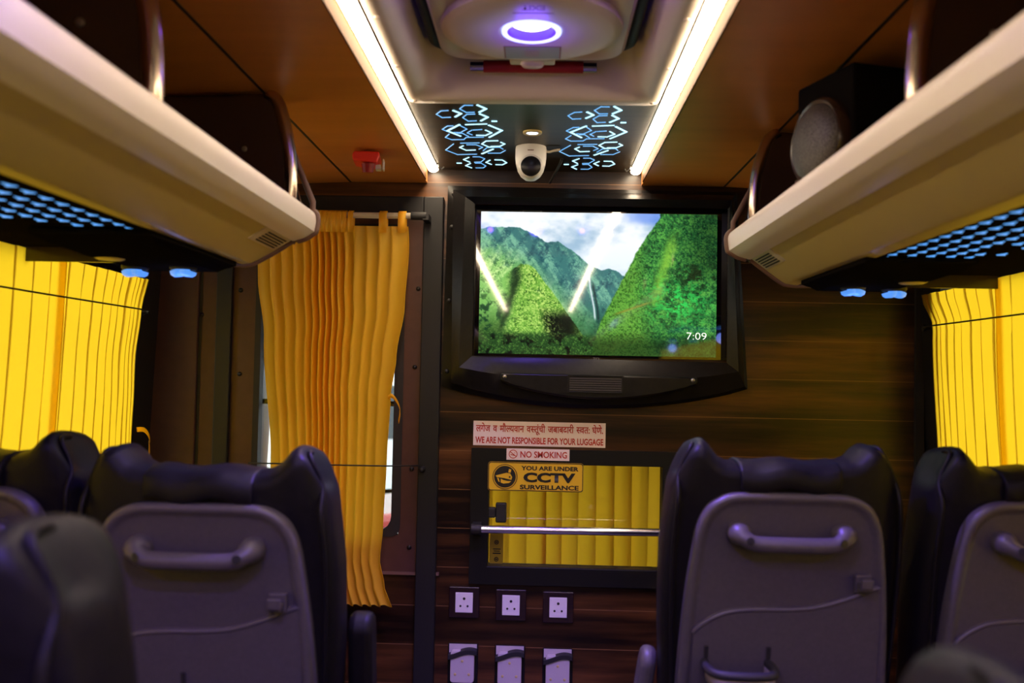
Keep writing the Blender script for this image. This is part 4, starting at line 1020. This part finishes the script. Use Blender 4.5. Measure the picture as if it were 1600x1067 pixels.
# ------------------------------------------------------------------ seats
TILT = math.tan(math.radians(10))
def lean(p): return Vector((p[0], p[1] - (p[2]-.45)*TILT, p[2]))
HW = [(.40, .188), (.55, .196), (.70, .203), (.85, .209), (.96, .2095), (1.04, .204), (1.13, .192)]
def ztop(u):
    a = abs(u)
    return 1.088 + .038*math.exp(-((a-.80)/.13)**2) - .02*max(0, (a-.86)/.14)**2 - .004*math.cos(u*6)
def build_seat(name, label, loc, ped=.30, arm='right', arm_tilt=0, flap_dx=0, seed=1, cup=True, detail=True, rotz=0, group='reclining coach seats'):
    t = thing(name, label, 'seat', loc, rotz, group)
    rnd = random.Random(seed)
    # --- backrest: closed loft of rear and front points
    half_n = 26
    def section(s, zf, shrink, uz=1.0):
        pts = []
        for side in (0, 1):
            for i in range(half_n+1):
                th = PI*i/half_n if side == 0 else PI + PI*i/half_n
                if side == 1 and i in (0, half_n): continue
                cu, sd = math.cos(th), math.sin(th)
                # squarish section; front carries bolsters
                e = .42
                u = math.copysign(abs(cu)**e, cu); d = math.copysign(abs(sd)**.55, sd)
                z = .42 + (ztop(u)-.42)*s
                hw = interp(HW, .42 + (1.10-.42)*s)*uz
                bol = .045*ss1(.55, .85, abs(u))*ss1(.0, .35, s)
                dep = (.062 + (bol if d > 0 else 0))*shrink
                bulge = .010*(1-u*u)*(1 if d > 0 else .4)
                y = d*dep + (bulge if d > 0 else -bulge)*shrink
                wr = .0035*math.sin(9*u+seed) * ss1(.75, 1, s)*(1-shrink*.3)
                pts.append(lean((u*hw, .075 + y, z - zf + wr)))
        return pts
    def ss1(a, b, x): q = max(0, min(1, (x-a)/(b-a))); return q*q*(3-2*q)
    rings = []
    for k in range(12): rings.append(section(k/12*.955, 0, 1))
    for s, zf, sh, uz in ((.965, 0, 1, 1), (.982, 0, .96, .995), (.993, 0, .86, .985), (1.0, 0, .68, .97), (1.005, 0, .45, .955), (1.008, 0, .2, .94)):
        rings.append(section(s, zf, sh, uz))
    bm = B(); R = [[bm.verts.new(p) for p in r] for r in rings]; n = len(R[0])
    for a, b in zip(R, R[1:]):
        for i in range(n): bm.faces.new((a[i], a[(i+1) % n], b[(i+1) % n], b[i]))
    last = R[-1]
    for i in range(half_n):
        j0, j1 = (n-i) % n, n-i-1
        a, b, c, d = last[i], last[i+1], last[j1], last[j0]
        vs = []
        for v in (a, b, c, d):
            if v not in vs: vs.append(v)
        if len(vs) >= 3: bm.faces.new(vs)
    bm.faces.new(R[0])
    back = obj('backrest', bm, M['leather'], t, smooth=75)
    # piping where side meets the rear face
    for sx in (-1, 1):
        pl = [lean((sx*interp(HW, z)*.93, .012 + (.03 if z > 1.07 else 0), z)) for z in (.55, .70, .85, .95, 1.03, 1.075)]
        pl.append(lean((sx*.165, .052, 1.120))); pl.append(lean((sx*.158, .095, 1.122)))
        obj('piping', tube(B(), catmull(pl, 5), .0042, 6), M['leather'], back, smooth=180)
    # folded head cover over the middle of the top
    fl = []
    for j, (y, z) in enumerate(((.004, 1.050), (.003, 1.066), (.009, 1.081), (.024, 1.090), (.05, 1.095), (.09, 1.095), (.125, 1.088))):
        fl.append([lean((flap_dx + .085*(q/8-.5)*2*(1+.03*j/6), y-.006*math.cos((q/8-.5)*PI*.9)+.0, z + .006*math.sin(q*1.3+seed)*(.5 if j > 2 else 1))) for q in range(9)])
    bm = B(); loft(bm, fl, close=False)
    o = obj('head_cover', bm, M['leather'], t, smooth=180)
    sd = o.modifiers.new('solid', 'SOLIDIFY'); sd.thickness = .010; sd.offset = 0
    b_ = o.modifiers.new('round', 'BEVEL'); b_.width = .005; b_.segments = 3; b_.limit_method = 'ANGLE'
    # --- hard shell on the rear
    def sh_outline(g=0):
        hwp = [(1.0465-g, 0), (1.0465-g, .06), (1.0445-g, .098-g*.3), (1.036-g*.9, .122-g*.6), (1.018-g*.5, .143-g), (.985, .157-g), (.93, .1655-g), (.86, .173-g), (.76, .179-g), (.66, .182-g), (.50, .184-g), (.44+g, .180-g), (.43+g, .16)]
        c = catmull([(x, z) for z, x in hwp], 4)
        right = [(v.x, v.y) for v in c]
        return right[::-1] + [(-x, z) for x, z in right[1:]]
    def ringp(g, y): return [lean((x, y, z)) for x, z in sh_outline(g)]
    bm = B()
    loft(bm, [ringp(0, .03), ringp(0, -.004), ringp(.003, -.010), ringp(.009, -.0125), ringp(.0145, -.0105), ringp(.018, -.006), ringp(.023, -.0048)], True, True, True)
    shell = obj('back_shell', bm, M['shell'], t, smooth=50)
    # grab handle with screw holes
    hz = .966
    path = catmull([(-.0885, -.004, hz+.012), (-.0880, -.024, hz+.010), (-.080, -.036, hz+.004), (-.062, -.040, hz-.003), (0, -.041, hz-.004), (.062, -.040, hz-.003), (.080, -.036, hz+.004), (.0880, -.024, hz+.010), (.0885, -.004, hz+.012)], 5)
    nP = len(path); rad = [.0205 - .0062*ss1(.10, .26, min(i, nP-1-i)/(nP-1)) for i in range(nP)]
    hd = obj('grab_handle', tube(B(), [lean(p) for p in path], rad, 14, True, .95, Vector((0, 0, 1)) if False else None), M['shell'], t, smooth=70)
    for sx in (-1, 1):
        obj('screw_hole', lathe(B(), [(.0068, .0), (.0068, .0012), (.0001, .0015)], lean((sx*.077, -.0545, hz+.004)), 12, 'y', mtx=Matrix.Rotation(sx*math.radians(20), 3, 'Z')), M['darkhole'], hd, smooth=60)
    # coat hook
    bm = B(); box(bm, -.014, .014, -.012, .0, -.016, .016); box(bm, -.0105, .0105, -.030, -.010, -.010, .004); box(bm, -.0105, .0105, -.034, -.026, -.006, .012)
    hk = obj('coat_hook', bm, M['shell'], t, bevel=.0025); 
    for v in hk.data.vertices: v.co = lean((v.co.x+.127, v.co.y-.004, v.co.z+.893))
    # raised edge of the pocket
    pe = catmull([(-.158, .796), (-.150, .806), (-.125, .824), (-.095, .836), (-.05, .841), (0, .842), (.05, .847), (.10, .862), (.14, .879), (.160, .886)], 6)
    bm = B(); tube(bm, [lean((p.x, -.0055, p.y)) for p in pe], .0065, 8, True, .8)
    obj('pocket_edge', bm, M['shell'], t, smooth=180)
    bm = B(); prism(bm, [(p.x, p.y) for p in pe] + [(.165, .47), (-.165, .47)], 'y', -.010, -.003)
    for v in bm.verts: v.co = lean(v.co)
    obj('pocket', bm, M['shell'], t, smooth=40)
    if cup:
        u_ = [(-.135, -.006, .745), (-.138, -.045, .745), (-.128, -.078, .745), (-.10, -.088, .745), (-.062, -.088, .745), (-.034, -.078, .745), (-.024, -.045, .745), (-.027, -.006, .745)]
        u_ = [lean(p) for p in catmull(u_, 4)]
        def band(z0, z1, nm, m, grow=0):
            bm = B(); rows = [(bm.verts.new(p+Vector((0, 0, z0))), bm.verts.new(p+Vector((0, 0, z1)))) for p in u_]
            for a, b in zip(rows, rows[1:]): bm.faces.new((a[0], a[1], b[1], b[0]))
            o = obj(nm, bm, m, cupo, smooth=180); s_ = o.modifiers.new('solid', 'SOLIDIFY'); s_.thickness = .006+grow; return o
        cupo = obj('bottle_holder', tube(B(), u_, .008, 8), M['seal'], t, smooth=180)
        band(-.024, .0, 'pale_band', M['pale_lilac'])
        band(-.10, -.024, 'net', M['seal'])
        for x in (-.135, -.027):
            obj('holder_arm', tube(B(), [lean((x, -.010, .742)), lean((x, -.012, .775))], .004, 6), M['seal'], cupo)
    # --- seat cushion, pedestal, armrest
    bm = B(); prism(bm, rrect(-.20, .20, .36, .46, .035, 4), 'y', .09, .52)
    obj('seat_cushion', bm, M['leather'], t, bevel=.02, seg=3, smooth=60)
    bm = B(); box(bm, -.18, .18, .06, .48, ped, .365)
    obj('seat_frame', bm, M['black'], t)
    for sx in (-.15, .15):
        for yy_ in (.10, .42): obj('leg', box(B(), sx-.02, sx+.02, yy_-.02, yy_+.02, -loc[2], ped+.01), M['black'], t)
    if arm is None:
        t.scale = (.93, 1, 1); return t
    sx = 1 if arm == 'right' else -1
    bm = B(); prism(bm, [(p[0], p[1]) for p in rrect(-.032, .032, -.26, .075, .030, 6)], 'x', -.021 if not arm_tilt else -.015, .021 if not arm_tilt else .015)
    ar = obj('armrest', bm, M['shell'] if arm_tilt else M['leather'], t, bevel=.012, seg=3, smooth=60)
    ar.location = (sx*(.228 if not arm_tilt else .225), .09, .765 if not arm_tilt else .655); ar.rotation_euler = (math.radians(10), math.radians(arm_tilt), 0)
    return t
SEATS = []
SEATS.append(build_seat('coach_seat', 'aisle coach seat on the left, grey shell and full grab handle in view', (-.528, 1.54, -.004), arm='right', seed=1, cup=True))
SEATS.append(build_seat('coach_seat', 'left window coach seat beside bright yellow curtain, mostly cut off', (-.930, 1.56, .012), arm=None, seed=2))
SEATS.append(build_seat('coach_seat', 'aisle coach seat on the right, bottle holder on its grey shell', (.434, 1.715, .012), arm='left', arm_tilt=7, seed=3, flap_dx=.0))
SEATS.append(build_seat('coach_seat', 'right window coach seat at the photo edge beside the yellow curtain', (.862, 1.69, .010), arm=None, seed=4))
SEATS.append(build_seat('coach_seat', 'blurred near coach seat back in lower left corner', (-.530, .73, .006), arm='left', seed=5))
SEATS.append(build_seat('coach_seat', 'blurred near coach seat top in lower right corner', (.425, .60, -.043), arm='right', seed=6))

# ------------------------------------------------------------------ street seen through the slivers of glass
car = thing('parked_car', 'red parked car glimpsed outside to the right of golden curtain', 'car', (.16, 8.6, -.75))
prof = [(-2.0, .28), (-1.98, .62), (-1.75, .78), (-.95, .88), (-.45, 1.36), (.85, 1.40), (1.55, .95), (1.98, .86), (2.05, .5), (2.0, .28)]
obj('body', prism(B(), prof, 'y', -.82, .82), M['carred'], car, bevel=.06, seg=3, smooth=50)
gl = [(-.86, .90), (-.42, 1.30), (.80, 1.34), (1.40, .96)]
obj('side_glass', prism(B(), gl, 'y', -.835, .835), M['carglass'], car)
for x in (-1.25, 1.25):
    for y in (-.74, .74): obj('wheel', lathe(B(), [(.18, -.10), (.31, -.10), (.32, 0), (.31, .10), (.18, .10)], (x, y, .32), 24, 'y'), M['tyre'], car, smooth=50)
van = thing('parked_van', 'white parked van glimpsed behind the red car outside', 'van', (-.2, 11.6, -.75))
obj('body', prism(B(), [(-2.3, .35), (-2.3, 2.1), (1.3, 2.15), (1.9, 1.25), (2.4, 1.1), (2.45, .35)], 'y', -.95, .95), M['carwhite'], van, bevel=.08, seg=3, smooth=50)
obj('windows', prism(B(), [(-2.1, 1.25), (-2.1, 1.85), (1.2, 1.9), (1.65, 1.25)], 'y', -.965, .965), M['carglass'], van)
for x in (-1.5, 1.6):
    for y in (-.85, .85): obj('wheel', lathe(B(), [(.18, -.1), (.34, -.1), (.34, .1), (.18, .1)], (x, y, .34), 24, 'y'), M['tyre'], van, smooth=50)
bld = thing('roadside_building', 'pale building glimpsed outside left of the golden curtain', 'building', (-6.8, 14.5, -.75))
obj('wall', box(B(), -2.6, 2.6, 0, 4, 0, 5.5), M['plaster'], bld)
for x in (-1.6, 0, 1.6):
    for z in (.9, 3.2): 
        w_ = obj('window', (lambda bm: (frame(bm, (x-.5, x+.5, z, z+1.3), (x-.43, x+.43, z+.07, z+1.23), 'y', -.06, .02), bm)[1])(B()), M['grey_frame'], bld)
        obj('pane', box(B(), x-.44, x+.44, -.02, -.01, z+.06, z+1.24), M['carglass'], w_)
tr = thing('street_tree', 'green tree glimpsed outside left of the golden curtain', 'tree', (-4.0, 9.5, -.75))
obj('trunk', tube(B(), [(0, 0, 0), (.05, 0, 1.0), (-.02, .03, 2.2)], [.14, .11, .07], 10), M['bark'], tr, smooth=60)
bm = B(); rnd = random.Random(5)
for k in range(900):
    th, ph, r = rnd.uniform(0, 2*PI), math.acos(rnd.uniform(-1, 1)), rnd.uniform(.3, 1.0)**.5
    c = Vector((1.2*r*math.sin(ph)*math.cos(th), 1.2*r*math.sin(ph)*math.sin(th), 2.3 + 1.25*r*math.cos(ph)))
    d = Vector((rnd.gauss(0, 1), rnd.gauss(0, 1), rnd.gauss(0, 1))).normalized(); e = d.orthogonal().normalized()*.06; d *= .12
    bm.faces.new([bm.verts.new(c-d), bm.verts.new(c+e), bm.verts.new(c+d), bm.verts.new(c-e)])
obj('crown', bm, M['foliage'], tr)
